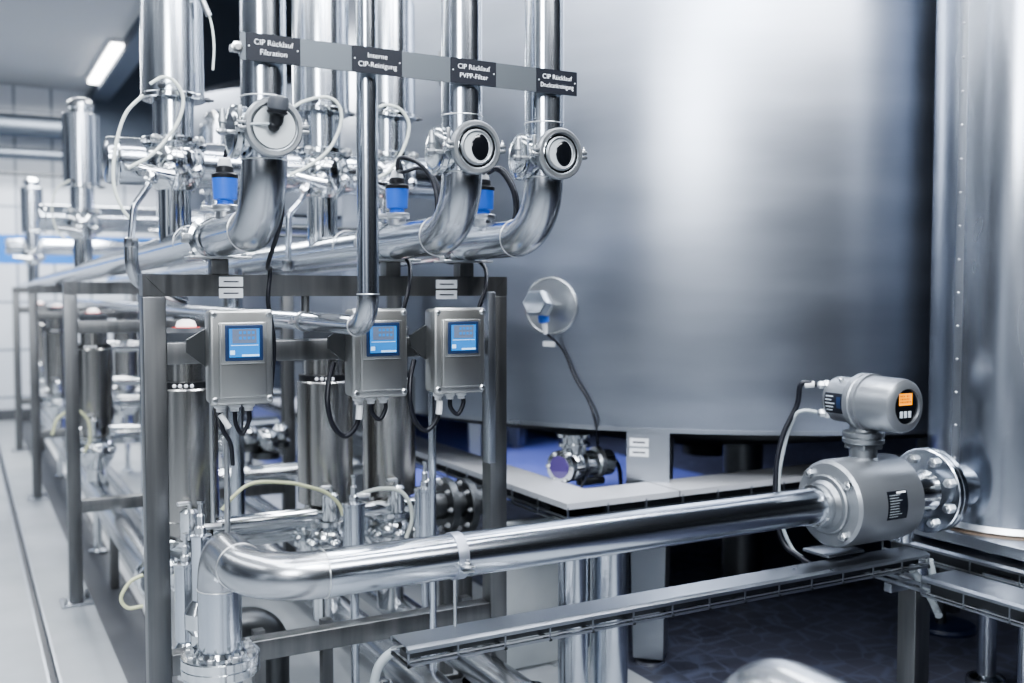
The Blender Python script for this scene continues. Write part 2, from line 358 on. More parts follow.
# ------------------------------------------------------------------ right vessel
VC=V((3.225,2.24,0)); VR=.272; VB=.705
t=thing('pressure_vessel','tall upright steel cylinder with riveted seam at the right edge','vessel',(VC.x,VC.y,VB))
MB().lathe((VC.x,VC.y,0),(0,0,1),[(VR,VB),(VR,3.3),(VR*.7,3.42),(.05,3.46)],96).build('shell','vessel',t)
ax=U(959,300,Y=2.1); sa=math.atan2(.064,-.993)
sd=V((math.cos(sa),math.sin(sa),0)); sv=sd.cross(V((0,0,1)))
sm=MB(); c=VC+sd*(VR-.002)
for i in (-1,1):
    pass
sm.loft([[c+sv*.016*i+V((0,0,z))+sd*(.004 if abs(i)<.9 else .0025) for i in(-1,-.6,.6,1)]+[c+sv*.016*i+V((0,0,z))-sd*.01 for i in(1,-1)] for z in(VB+.02,3.25)])
seam=sm.build('seam_strip','tray',t)
for k in range(22):
    z=VB+.12+k*.112; MB().sphere(VC+sd*(VR+.003)+V((0,0,z)),.0045,seg=12).build('rivet','bolt',t)
MB().lathe((VC.x,VC.y,VB-.008),(0,0,1),[(VR+.006,0),(VR+.014,.008),(VR+.002,.026)],96).build('bottom_rim','weld',t)
MB().lathe((VC.x,VC.y,VB-.014),(0,0,1),[(VR+.016,0),(VR+.012,.006)],96).build('sealant','rust',t)
bp=thing('vessel_stand','flat steel stand with round legs carrying the riveted vessel','stand',(VC.x,VC.y,0))
MB().box((VC.x-.31,VC.y-.30,VB-.052),(VC.x+.31,VC.y+.30,VB-.014),.004).build('base_plate','tray',bp)
for i in(-1,1):
    for j in(-1,1):
        q=(VC.x+i*.2,VC.y+j*.22)
        l=MB().lathe((*q,0),(0,0,1),[(.06,.02),(.034,.035),(.034,VB-.052)],28).build('leg','pipe',bp)
        MB().lathe((*q,0),(0,0,1),[(.07,0),(.07,.02)],28).build('foot_plate','bolt',l)
# ------------------------------------------------------------------ main pipe with flow meter
PY=2.24; PZ=.845; PR=.0555; x0=.571; R=.155; R1=.11; YR=2.62
MX=U(824,508,Y=2.24).x
def welds(t,lst):
    for p,ax,r in lst: MB().ring(p,ax,r+.0003,.0016,40,8).build('weld_seam','weld',t)
base=.565
t=thing('product_pipe','large ground steel pipe with double bend running across the foreground','pipe',(x0,YR,base))
vx=x0; vy=YR
MB().cyl((x0,vy,base),(x0,vy,PZ-R1),PR,48).build('riser','pipev',t)
MB().tube([(x0,YR,PZ-R1-.003),(x0,YR,PZ),(x0,PY,PZ),(x0+R+.003,PY,PZ)],PR,bend=[R1,R],n=48,seg=18).build('bend','bend',t)
MB().cyl((x0+R,PY,PZ),(MX,PY,PZ),PR,48).build('straight_tube','pipe',t)
welds(t,[((x0,vy,PZ-R1),(0,0,1),PR),((x0,PY+R,PZ),(0,1,0),PR),((x0+R,PY,PZ),(1,0,0),PR)])
fl=thing('pipe_flange','round bolted floor flange below the double bend of the big pipe','flange',(x0,vy,base-.05))
MB().lathe((x0,vy,base-.05),(0,0,1),[(.098,0),(.1,.003),(.1,.022),(.098,.025),(.09,.025),(.1,.0255),(.1,.047),(.098,.05),(.064,.05),(.058,.062)],56).build('flange_disc','polish',fl)
for k in range(8):
    a=k*PI/4+.3; MB().bolt((x0+.08*math.cos(a),vy+.08*math.sin(a),base),(0,0,1),.0115,.018).build('bolt','bolt',fl)
MB().cyl((x0,vy,.0),(x0,vy,base-.05),PR,40).build('lower_tube','pipev',fl)
# clamp and rod
cx=U(455,540,Y=PY).x
cl=thing('pipe_clamp','steel band clamp with thin hanger rod around the big foreground pipe','clamp',(cx,PY,.66))
cb=MB().lathe((cx-.014,PY,PZ),(1,0,0),[(PR+.0005,0),(PR+.003,.0005),(PR+.0035,.014),(PR+.003,.0275),(PR+.0005,.028)],48,cap=(False,False))
cb.build('band','clampm',cl)
MB().box((cx-.014,PY-PR-.03,PZ-.012),(cx+.014,PY-PR-.001,PZ-.008),.001).box((cx-.014,PY-PR-.026,PZ-.024),(cx+.014,PY-PR-.001,PZ-.020),.001).build('ear','bolt',cl)
MB().bolt((cx,PY-PR-.016,PZ-.008),(0,0,1),.008,.014).build('bolt','bolt',cl)
MB().cyl((cx,PY,.655),(cx,PY,PZ-PR),.0045,12).build('rod','bolt',cl)
# flow meter
mx=U(822,508,Y=PY).x+.02
MXc=mx
fm=thing('flow_meter','silver flow meter with amber display, inline in the big pipe','flow meter',(mx+.16,PY,PZ-.14))
MB().lathe((mx,PY,PZ),(1,0,0),[(.10,0),(.125,.003),(.134,.012),(.137,.03),(.137,.262),(.134,.282),(.10,.30),(.06,.312)],72).build('body','paint',fm)
MB().lathe((mx-.035,PY,PZ),(1,0,0),[(PR,0),(PR+.012,.004),(PR+.02,.02),(.088,.022),(.092,.026),(.092,.04)],56).build('end_plate','cast',fm)
MB().lathe((mx-.06,PY,PZ),(1,0,0),[(PR+.001,0),(PR+.009,.002),(PR+.009,.012),(PR+.004,.016),(PR+.004,.03)],56).build('coupling_ring','polish',fm)
for k in range(4):
    a=PI/4+k*PI/2+.1; MB().bolt((mx+.002,PY+.112*math.cos(a)*1.0,PZ+.112*math.sin(a)),(-1,0,0),.014,.022).build('bolt','bolt',fm)
hx=mx+.155
MB().lathe((hx,PY,PZ+.128),(0,0,1),[(.05,0),(.043,.008),(.043,.04)],36).box((hx-.042,PY-.042,PZ+.16),(hx+.042,PY+.042,PZ+.18),.006).lathe((hx,PY,PZ+.18),(0,0,1),[(.062,0),(.064,.003),(.064,.014),(.06,.017),(.06,.019),(.064,.021),(.064,.034),(.06,.037),(.044,.038),(.038,.075)],40).build('neck','cast',fm)
hz=U(905,404,Y=2.05).z; HZ=1.155
hd=MB().lathe((hx,2.36,HZ),(0,-1,0),[(.05,0),(.066,.008),(.073,.02),(.073,.10),(.08,.108),(.089,.110),(.091,.114),(.091,.132),(.088,.136),(.088,.138),(.091,.142),(.091,.156),(.085,.158),(.084,.262),(.08,.276),(.070,.284),(.054,.287),(.053,.278),(.02,.278)],64)
head=hd.build('housing','paint',fm)
fy=2.36-.278
MB().lathe((hx,fy-.0005,HZ),(0,-1,0),[(.052,0),(.052,.002)],48).build('display_glass','glassdark',fm)
d=MB().box((hx-.03,fy-.0035,HZ+.004),(hx+.026,fy-.0028,HZ+.04)).build('amber_screen','orange',fm,smooth=False)
dm=MB()
for r in range(3):
    for k in range(7):
        if random.random()<.7: dm.box((hx-.026+k*.007,fy-.0039,HZ+.011+r*.009),(hx-.022+k*.007,fy-.0036,HZ+.0165+r*.009))
dm.build('digits','dot',d,smooth=False)
for k in range(3): MB().box((hx-.026+k*.018,fy-.004,HZ-.034),(hx-.014+k*.018,fy-.0028,HZ-.014),.001).build('button','btn',fm)
for k in range(4):
    a=PI/4+k*PI/2; MB().sphere((hx+.084*math.cos(a),2.36-.124,HZ+.084*math.sin(a)),.008,seg=12).build('lug','cast',fm)
MB().lathe((hx-.035,2.30,HZ+.06),(-.4,0,.9),[(.008,0),(.008,.012),(.005,.014)],16).build('plug','bolt',fm)
# rating plate on the back of the head (left side) and on the body
def curved_plate(o,ax,rad,a0,a1,h0,h1,seg=12,th=.001,ref=None):
    mb=MB(); ax=V(ax); u,w=ref; rings=[]
    for i in range(seg+1):
        a=a0+(a1-a0)*i/seg; dd=u*math.cos(a)+w*math.sin(a)
        rings.append([V(o)+ax*h0+dd*rad,V(o)+ax*h1+dd*rad,V(o)+ax*h1+dd*(rad+th),V(o)+ax*h0+dd*(rad+th)])
    return mb.loft(rings)
ux,uz=V((-1,0,0)),V((0,0,1))
rp=curved_plate((hx,2.36,HZ),(0,-1,0),.0735,-.55,.35,.025,.1,ref=(ux,uz)).build('rating_plate','plate',fm)
for k in range(5):
    a=-.42+k*.15; curved_plate((hx,2.36,HZ),(0,-1,0),.0746,a,a+.04,.03,.055+.006*(k%3),ref=(ux,uz),seg=3,th=.0004).build('print','btn',rp)
curved_plate((hx,2.36,HZ),(0,-1,0),.0746,-.3,.2,.075,.092,ref=(ux,uz),seg=4,th=.0004).build('print','bezel',rp)
uy=V((0,-1,0))
bpz=curved_plate((mx,PY,PZ),(1,0,0),.1373,-.28,.36,.115,.20,ref=(uy,uz)).build('rating_plate','plate',fm)
for k in range(9):
    a=-.22+k*.06; curved_plate((mx,PY,PZ),(1,0,0),.1384,a,a+.014,.122,.158+.02*random.random(),ref=(uy,uz),seg=2,th=.0004).build('print','hoseg',bpz)
curved_plate((mx,PY,PZ),(1,0,0),.1384,.30,.34,.155,.195,ref=(uy,uz),seg=2,th=.0004).build('print','letter',bpz)
for k,(dz,dy,lb) in enumerate(((.045,2.35,'w'),(-.045,2.345,'g'))):
    MB().lathe((hx-.04,dy,HZ+dz),(-.75,.66,0),[(.018,0),(.018,.012),(.014,.014),(.014,.028),(.009,.034)],6).build('cable_gland','bolt',fm)
g1=V((hx-.07,2.375,HZ+.047)); g2=V((hx-.07,2.37,HZ-.043))
cable('meter_cable',[g1,g1+V((-.035,.03,.0)),U(797,405,Y=2.42),U(783,435,Y=2.44),U(776,470,Y=2.44),U(777,520,Y=2.42),U(785,545,Y=2.38),U(798,556,Y=2.32),U(812,565,Y=2.27)],.0085,'rubber','thick black cable looping from the flow meter head down behind the pipe')
tag(MB().lathe(g1+V((-.004,.004,0)),V((-.75,.66,-.1)),[(.011,0),(.011,.03)],14).build('cable_marker','white'),'white marker sleeve on the black cable at the flow meter head','marker')
cable('meter_cable',[g2,g2+V((-.03,.025,.004)),U(795,416,Y=2.42),U(786,440,Y=2.46),U(779,478,Y=2.47),U(781,520,Y=2.45),U(792,548,Y=2.4),U(802,557,Y=2.34)],.006,'hoseg','thin grey cable leaving the lower gland of the flow meter head')
# nozzle flange between meter and vessel
nx=mx+.345
ff=thing('vessel_flange','large bolted round flange joining the flow meter to the riveted vessel','flange',(nx,PY,PZ-.13))
MB().lathe((nx-.02,PY,PZ),(1,0,0),[(.05,0),(.058,.005),(.058,.03),(.052,.035),(.052,.05),(.062,.07),(.066,.11),(.072,.118)],48).build('nozzle','polish',ff)
MB().lathe((nx+.095,PY,PZ),(1,0,0),[(.136,0),(.139,.003),(.139,.018),(.135,.020),(.135,.022),(.139,.024),(.139,.042),(.136,.045)],64).build('flange_disc','pipe',ff)
for k in range(8):
    a=k*PI/4+PI/8; MB().bolt((nx+.095,PY+.108*math.cos(a),PZ+.108*math.sin(a)),(-1,0,0),.016,.024).build('bolt','bolt',ff)
MB().cyl((nx+.138,PY,PZ),(VC.x-VR+.03,PY,PZ),.075,40).build('stub','pipe',ff)
print('meter',mx,nx,VC.x-VR)
# small support under the meter
tag(MB().lathe((nx+.03,PY+.02,.68),(0,0,1),[(.03,0),(.03,PZ-.13-.68+.03)],24).build('spacer_tube','pipe'),'short steel tube standing between the cable tray and the flow meter','tube')
tag(MB().box((mx+.01,PY+.0,.672),(mx+.17,PY+.11,.682),.003).build('support_plate','tray'),'flat steel plate lying under the flow meter body','plate')
# ------------------------------------------------------------------ cable trays
def tray(name,label,a,b,width,side,zt,rail=.05,n=None,group=None):
    """a,b ground points of the visible edge; side: direction of the tray's width"""
    a=V(a);b=V(b);L=(b-a).length;dr=(b-a).normalized();sd_=V(side)
    t=thing(name,label,'cable tray',(a.x,a.y,zt-rail-.02),group)
    def bx(p0,p1,w0,w1,z0,z1):
        q=[a+dr*p0+sd_*w0,a+dr*p1+sd_*w0,a+dr*p1+sd_*w1,a+dr*p0+sd_*w1]
        return [V((p.x,p.y,z0)) for p in q],V((0,0,z1-z0))
    c=MB(); c.prism(*bx(0,L,.012,width-.012,zt-.003,zt)); 
    # sloping lips
    for w0,w1 in((0,.012),(width,width-.012)):
        c.loft([[V((*(a+dr*s+sd_*w1).xy,zt)),V((*(a+dr*s+sd_*w0).xy,zt-.006)),V((*(a+dr*s+sd_*w0).xy,zt-.015)),V((*(a+dr*s+sd_*w1).xy,zt-.015))] for s in(0,L)])
    c.build('cover','tray',t)
    for w in(0,width-.006):
        MB().prism(*bx(0,L,w,w+.006,zt-rail-.011,zt-rail-.004)).build('side_rail','tray',t)
        MB().prism(*bx(0,L,w+.001,w+.005,zt-rail+.0,zt-rail+.004)).build('rail_lip','bolt',t)
    m=n or int(L/.14)
    for k in range(m+1):
        s=min(L-.006,k*L/m)
        for w in (0.001,):
            MB().prism(*bx(s,s+.004,w-.001,w+.003,zt-rail-.010,zt-.012)).build('rung','tray',t)
        MB().prism(*bx(s,s+.008,0,width,zt-rail-.014,zt-rail-.008)).build('cross_bar','dark',t)
    MB().prism(*bx(.01,L-.01,.035,width-.035,zt-rail-.004,zt-.024)).build('cable_bundle','dark',t)
    return t
FX0=U(408,645,Y=2.15).x; FX1=nx-.0
tray('cable_tray','long covered cable tray directly under the big foreground pipe',(FX0,2.15,0),(FX1+.02,2.15,0),.11,(0,1,0),.668,n=14,rail=.036)
sq=U(926,578,Z=.615)
tray('cable_tray','wide covered cable tray heading toward the viewer at lower right',(sq.x,sq.y+.02,0),(sq.x,.9,0),.17,(1,0,0),.615,n=8)
for k in range(3): tag(MB().box((sq.x+k*.055,sq.y,.565),(sq.x+k*.055+.008,sq.y+.36,.575)).build('tray_rail','tray'),('left','middle','right')[k]+' of three bare tray rails reaching under the end of the front tray','rail')
tray('cable_tray','covered cable tray behind the right post, partly below the riveted vessel',(sq.x+.28,2.5,0),(sq.x+.28,.9,0),.12,(1,0,0),.63,n=9)
# rear L shaped tray
LX,LY,LZ=1.865,3.0,.752
t=thing('cable_tray','wide L-shaped covered cable tray with light top behind the big pipe','cable tray',(LX,LY,LZ-.07))
W=.20; EX=4.2; EY=8.2
cv=MB(); poly=[(LX,LY),(EX,LY),(EX,LY+W),(LX+W,LY+W),(LX+W,EY),(LX,EY)]
cv.prism([V((x,y,LZ-.003)) for x,y in poly],(0,0,.003))
cv.box((LX-.002,LY,LZ-.022),(LX,EY,LZ)).box((LX-.002,LY-.002,LZ-.022),(EX,LY,LZ)).box((LX+W,LY+W,LZ-.022),(LX+W+.002,EY,LZ))
cv.build('cover','traym',t)
def rail(a,b,nm,mt): MB().box(a,b).build(nm,mt,t,smooth=False)
for z in(LZ-.056,LZ-.076):
    rail((LX,LY-.002,z),(EX,LY+.006,z+.007),'side_rail','tray'); rail((LX-.002,LY,z),(LX+.006,EY,z+.007),'side_rail','tray')
for k in range(15): rail((LX+k*.17,LY-.003,LZ-.076),(LX+k*.17+.006,LY+.003,LZ-.014),'rung','tray')
for k in range(1,24): rail((LX-.003,LY+k*.2,LZ-.076),(LX+.003,LY+k*.2+.008,LZ-.014),'rung','tray')
rail((LX+.03,LY+.03,LZ-.074),(EX-.03,LY+W-.03,LZ-.02),'cable_bundle','blackp'); rail((LX+.03,LY+.03,LZ-.074),(LX+W-.03,EY-.02,LZ-.02),'cable_bundle','blackp')
rail((2.36,LY-.003,LZ-.022),(2.364,LY+W,LZ+.0008),'joint','dark')
for q in((4.05,3.1),(LX+.1,5.6),(LX+.1,7.9)): rail((q[0]-.025,q[1]-.025,0),(q[0]+.025,q[1]+.025,LZ-.076),'leg','frame')
# posts of front tray
t=thing('tray_post','square steel post carrying the cable trays at lower right','post',(0,0,0))
q=U(913,600,Y=2.24)
MB().box((q.x-.036,2.20,0),(q.x+.036,2.272,.565),.004).build('post','frame',t); MB().box((q.x-.14,2.21,.535),(q.x-.03,2.24,.563),.002).build('bracket','tray',t)
MB().box((q.x-.07,2.16,0),(q.x+.07,2.31,.008),.002).build('foot_plate','tray',t)
tag(MB().tube([(nx+.0,2.2,.60),(nx+.04,2.2,.56),(nx+.07,2.18,.50),(nx+.03,2.12,.47)],.012,bend=.03).build('tray_hose','hoseg'),'short grey hose dropping out of the tray end under the flow meter','hose')
tag(MB().tube([(nx+.03,2.16,.64),(nx+.05,2.16,.58),(nx+.09,2.14,.53)],.012,bend=.03).build('tray_hose','hoseg'),'second grey hose beside the first at the tray end under the meter','hose')
# blue disc foot
q=U(945,624,Z=.02)
t=thing('machine_foot','round dark blue foot disc with short stem standing on the blue floor','foot',(q.x,q.y,0))
MB().lathe((q.x,q.y,0),(0,0,1),[(.13,0),(.132,.01),(.125,.024),(.04,.032)],48).build('disc','discblue',t)
MB().cyl((q.x-.03,q.y,.03),(q.x-.03,q.y,.62),.022).build('stem','dark',t)
# cable bundle at right edge
q=U(1010,590,Y=1.9)
for k in range(3):
    p=U(996+k*9,590,Y=2.12)
    tag(MB().tube(smoothpath([p+V((0,0,-.04)),p+V((.02,-.0,.0)),p+V((.08,-.02,.03)),p+V((.2,-.05,.03))]),.011,n=12).build('grey_cable',('hoseg','white','bezel')[k]),('grey','white','dark blue')[k]+' cable emerging from the small box at the right edge','cable')
p=U(1014,583,Y=2.0)
tag(MB().box((p.x-.02,1.86,p.z-.02),(p.x+.26,2.1,p.z+.012),.003).build('cable_box','tray'),'small flat steel cable box at the right edge below the vessel','box')
tag(MB().cyl(U(930,548,Y=2.5),U(975,538,Y=2.4),.012).build('blue_rod','discblue'),'short dark blue tube between the flow meter tray and the vessel stand','tube')
# ------------------------------------------------------------------ foreground elbow
q=U(752,683,Y=1.4)
q=EYE+(FW+RT*((742-512)/F)+UP*((341.5-683)/F))*1.75
tag(MB().tube([(q.x,q.y,0),(q.x,q.y,q.z+.012),(q.x,q.y-.9,q.z+.012)],.062,bend=.125,n=48,seg=20).build('pipe_bend','bend'),'blurred satin pipe bend rising into the bottom edge of the foreground','pipe')
# ------------------------------------------------------------------ standing cylinders behind the pipe
for px_,r_,zt,lb in((573,.052,.74,'upright steel pipe with plain end, left of the open one under the big pipe'),(609,.066,.60,'upright open-topped steel pipe with blue insert beneath the big pipe')):
    p=U(px_,600,Y=2.86)
    t=thing('standing_pipe',lb,'pipe',(p.x,p.y,0))
    if px_<600: MB().cyl((p.x,p.y,0),(p.x,p.y,.66),r_,40).build('tube','pipev',t)
    else:
        MB().lathe((p.x,p.y,0),(0,0,1),[(r_,0),(r_,.612),(r_+.004,.614),(r_+.004,.628),(r_-.006,.628),(r_-.006,.40)],48,cap=(True,False)).build('tube','pipev',t)
        MB().lathe((p.x,p.y,.4),(0,0,1),[(r_-.02,0),(r_-.02,.205),(r_-.03,.21)],24).build('insert','blue',t)
p0=U(512,600,Y=3.42); p1=U(560,600,Y=3.42)
t=thing('sheet_panel','plain grey steel sheet panel standing between the right front post and the upright pipes','panel',(p0.x,3.42,0))
MB().box((p0.x-.10,3.42,.012),(p1.x+.03,3.45,.60),.004).build('sheet','sheet',t)
for q in(p0.x-.04,p1.x-.02): MB().box((q-.02,3.40,0),(q+.02,3.47,.012),.002).build('foot','bolt',t)
# ------------------------------------------------------------------ portal frames
T6=.06
FXL=U(142.5,290,Y=2.84).x; FXR=U(507,290,Y=2.84).x
FT=1.548
def mitre_beam(mb,xa,xb,y,z,):
    pass
def frame(y,label,first=True):
    t=thing('portal_frame',label,'frame',(FXL,y,0),'steel portal frames along the pipe rack')
    MB().box((FXL,y,.012),(FXL+T6,y+T6,FT-T6+.0),.003).prism([(FXL,y,FT-T6),(FXL+T6,y,FT-T6),(FXL,y,FT)],(0,T6,0)).build('post','frame',t)
    MB().box((FXR-T6,y,.012),(FXR,y+T6,FT-T6+.0),.003).prism([(FXR-T6,y,FT-T6),(FXR,y,FT-T6),(FXR,y,FT)],(0,T6,0)).build('post','frame',t)
    MB().prism([(FXL+.001,y,FT),(FXL+T6+.001,y,FT-T6),(FXR-T6-.001,y,FT-T6),(FXR-.001,y,FT)],(0,T6,0)).build('top_beam','frame',t)
    MB().box((FXL+T6,y+.002,1.302),(FXR-T6,y+T6-.002,1.362),.003).build('middle_beam','frame',t)
    MB().box((FXL+T6,y+.002,.44),(FXR-T6,y+T6-.002,.50),.003).build('bottom_beam','frame',t)
    for x in(FXL,FXR-T6):
        f=MB().box((x-.04,y-.04,0),(x+T6+.04,y+T6+.04,.012),.003).build('foot_plate','tray',t)
        for i,j in((-.022,-.022),(T6+.022,T6+.022)): MB().bolt((x+i,y+j,.012),(0,0,1),.013,.035).build('bolt','bolt',f)
    return t
labs=['front steel portal frame carrying the transmitter boxes','second portal frame of the rack, bolted down just behind the front one','third blurred portal frame down the aisle','farthest portal frame near the tiled wall']
f1=frame(2.84,labs[0])
for y,l in zip((5.19,7.98,10.5),labs[1:]): dup(f1,(0,y-2.84,0),l,'steel portal frames along the pipe rack')
# white sticker pairs on the front beam
for i,(a,b) in enumerate((((219,243),(276,299)),((436,457),(279,300)))):
    for k in range(2):
        y0=b[0]+k*(b[1]-b[0])/2; p0=U(a[0],y0+.8,Y=2.838); p1=U(a[1],y0+(b[1]-b[0])/2-1,Y=2.838)
        t=thing('beam_sticker',('upper','lower')[k]+' white sticker on the front top beam, '+('left pair' if i==0 else 'right pair'),'sticker',(p0.x,2.838,p1.z))
        MB().box((p0.x,2.837,p0.z),(p1.x,2.8395,p1.z)).build('paper','label',t,smooth=False)
        zc=(p0.z+p1.z)/2; MB().box((p0.x+.012,2.8363,zc-.0018),(p1.x-.012,2.8372,zc+.0018)).build('print','ink',t,smooth=False)
# ------------------------------------------------------------------ CIP return pipes
HY=2.37; HZZ=1.653; HR=.053; BR=.155
pcx=[U(265,200,Y=HY).x,U(462,200,Y=HY).x,U(544,200,Y=HY).x]
names=['left','middle','right']
labp=['leftmost thick return pipe, bent from vertical to run back over the rack','middle thick return pipe, bent to run back behind the thin vertical pipe','rightmost thick return pipe nearest the big tank, bent to run back']
ends=[12.6,9.2,6.5]
for i,x in enumerate(pcx):
    t=thing('return_pipe',labp[i],'pipe',(x,HY,HZZ-HR))
    MB().cyl((x,HY,HZZ+BR),(x,HY,3.6),HR,48).build('riser','pipev',t)
    pts=fillet([(x,HY,HZZ+BR+.01),(x,HY,HZZ),(x,HY+BR+.01,HZZ)],BR,22)[1:-1]
    MB().tube(pts,HR,n=48).build('bend','bend',t)
    MB().cyl((x,HY+BR,HZZ),(x,ends[i],HZZ-.010*(ends[i]-HY-BR)),HR,48).build('header_tube','pipe',t)
    welds(t,[((x,HY,HZZ+BR),(0,0,1),HR),((x,HY,HZZ+.30),(0,0,1),HR),((x,HY+BR,HZZ),(0,1,0),HR),((x,3.25,HZZ),(0,1,0),HR)])
    # clamp union on the header in front of the beam
    t=thing('pipe_union',names[i]+'most clamped union on a return pipe next to the front beam' if i!=1 else 'clamped union on the middle return pipe next to the front beam','union',(x,2.95,HZZ-HR))
    MB().lathe((x,2.945,HZZ),(0,1,0),[(HR+.001,0),(HR+.012,.004),(HR+.012,.018),(HR+.001,.022)],44,cap=(False,False)).build('clamp_ring','polish',t)
    MB().box((x-HR-.03,2.948,HZZ-.014),(x-HR,2.964,HZZ+.014),.003).build('clamp_ear','bolt',t)
    MB().bolt((x-HR-.02,2.956,HZZ+.014),(0,0,1),.008,.02).build('nut','bolt',t)
    # support saddle
    t=thing('pipe_support','saddle clamp and short square stub under the '+('left','middle','right')[i]+' return pipe','support',(x,2.87,FT))
    MB().box((x-.024,2.846,FT),(x+.024,2.894,HZZ-HR-.008),.002).build('stub','frame',t)
    MB().box((x-.085,2.83,HZZ-HR-.008),(x+.085,2.91,HZZ-HR-.001),.002).build('saddle_plate','bolt',t)
    MB().lathe((x,2.856,HZZ),(0,1,0),[(HR+.0005,0),(HR+.004,0),(HR+.004,.028),(HR+.0005,.028)],44,cap=(False,False)).build('strap','polish',t)
    for sx_ in(-.072,.072): MB().bolt((x+sx_,2.87,HZZ-HR-.001),(0,0,1),.008,.018).build('bolt','bolt',t)
    # sight glass
    sz=1.874 if i==0 else 1.864
    t=thing('sight_glass',['open round sight glass with black lamp knob on the left return pipe','round clamped sight glass with dark pane on the middle return pipe','round clamped sight glass with dark pane on the right return pipe'][i],'sight glass',(x,HY-.08,sz-.06))
    MB().lathe((x,HY,sz),(0,-1,0),[(.05,0),(.052,.02),(.052,.058),(.062,.062),(.062,.068)],44).build('port','cast',t)
    MB().lathe((x,HY-.066,sz),(0,-1,0),[(.060,0),(.064,.002),(.068,.008),(.068,.02),(.064,.025),(.056,.025),(.054,.02),(.049,.019)],56,cap=(False,False)).build('clamp_ring','cast',t)
    MB().lathe((x,HY-.08,sz),(0,-1,0),[(.0565,0),(.0565,.004),(.051,.008),(.049,.008)],48).build('glass_seat','polish',t)
    if i==0:
        MB().lathe((x,HY-.0885,sz),(0,-1,0),[(.0485,0),(.0485,.001)],48).build('pane','sheet',t)
        MB().lathe((x+0.000,HY-.1,sz+.002),(0.05,-.25,1),[(.012,0),(.016,.01),(.016,.022),(.018,.024),(.024,.028),(.024,.032)],28).sphere((x-0.004,HY-.098,sz+.001),.014,seg=14).build('lamp_socket','blackp',t)
        kb=MB().lathe((x+0.002,HY-.108,sz+.033),(0.05,-.25,1),[(.020,0),(.024,.006),(.023,.026),(.02,.032)],18).build('lamp_knob','darkgrey',t)
        MB().tube(smoothpath([(x-.06,HY-.085,sz+.002),(x-.02,HY-.1,sz+.004),(x+.01,HY-.1,sz+.002)]),.003,n=8).build('lamp_wire','hoseg',t)
    else:
        MB().lathe((x,HY-.0885,sz),(0,-1,0),[(.0385,0),(.0385,.001)],44).build('pane','sheet',t)
        MB().sphere((x+.008,HY-.0895,sz),.031,(.8,.12,1.08)).build('dark_inside','glassdark',t)
        MB().ring((x,HY-.089,sz),(0,1,0),.041,.004).build('seal_ring','cast',t)
    for sx_ in(-1,1):
        MB().box((x+sx_*.064,HY-.09,sz+.002),(x+sx_*.082,HY-.07,sz+.010),.002).box((x+sx_*.064,HY-.09,sz-.010),(x+sx_*.082,HY-.07,sz-.002),.002).build('clamp_ear','cast',t)
        MB().bolt((x+sx_*.076,HY-.08,sz+.009),(0,0,1),.005,.014).build('nut','bolt',t)
    MB().box((x-.081,HY-.084,sz+.012),(x-.071,HY-.076,sz+.045),.002).build('wing_nut','cast',t)
    # side port with wing nut toward -X
    MB().lathe((x,HY+.0,sz-.004),(-1,0,0),[(.048,0),(.048,.055),(.058,.058),(.062,.064),(.062,.076),(.056,.08),(.04,.081)],44).build('side_port','polish',t)
    MB().box((x-.083,HY-.068,sz-.012),(x-.058,HY-.058,sz+.01),.003).sphere((x-.075,HY-.075,sz-.002),.011,seg=14).build('side_clamp','polish',t)
    MB().lathe((x-.108,HY-.05,sz-.02),(0,0,1),[(.010,0),(.013,.006),(.007,.014),(.007,.024),(.010,.028),(.006,.058)],12).build('side_wing_nut','cast',t)
    MB().cyl((x-.075,HY-.05,sz-.012),(x-.122,HY-.05,sz-.012),.005,12).build('side_screw','bolt',t)
# thin internal cleaning pipe
IY=2.352
ix=U(367.5,200,Y=IY).x; IR=.0268; iz=U(300,321,Y=2.9).z; 
t=thing('cleaning_pipe','thin vertical pipe in front, bending back under the top beam','pipe',(ix,IY,iz-IR))
MB().cyl((ix,IY,iz+.08),(ix,IY,3.4),IR,40).build('riser','pipev',t)
pts=fillet([(ix,IY,iz+.09),(ix,IY,iz),(ix,IY+.09,iz)],.079,20)[1:-1]
MB().tube(pts,IR,n=40).build('bend','bend',t)
MB().cyl((ix,IY+.078,iz),(ix,9.5,iz),IR,36).build('horizontal_tube','pipe',t)
welds(t,[((ix,IY,iz+.08),(0,0,1),IR),((ix,IY+.079,iz),(0,1,0),IR)])
t=thing('pipe_hanger','small ring hanger holding the thin pipe below the top beam','hanger',(ix,2.87,iz))
MB().cyl((ix,2.87,iz+IR),(ix,2.87,FT-T6),.012,16).build('rod','frame',t)
MB().lathe((ix,2.86,iz),(0,1,0),[(IR+.0005,0),(IR+.004,0),(IR+.004,.02),(IR+.0005,.02)],32,cap=(False,False)).build('ring','bolt',t)
MB().bolt((ix-IR-.014,2.87,iz-.004),(0,0,1),.006,.014).box((ix-IR-.022,2.862,iz-.006),(ix-IR,2.878,iz-.002)).build('bolt','bolt',t)
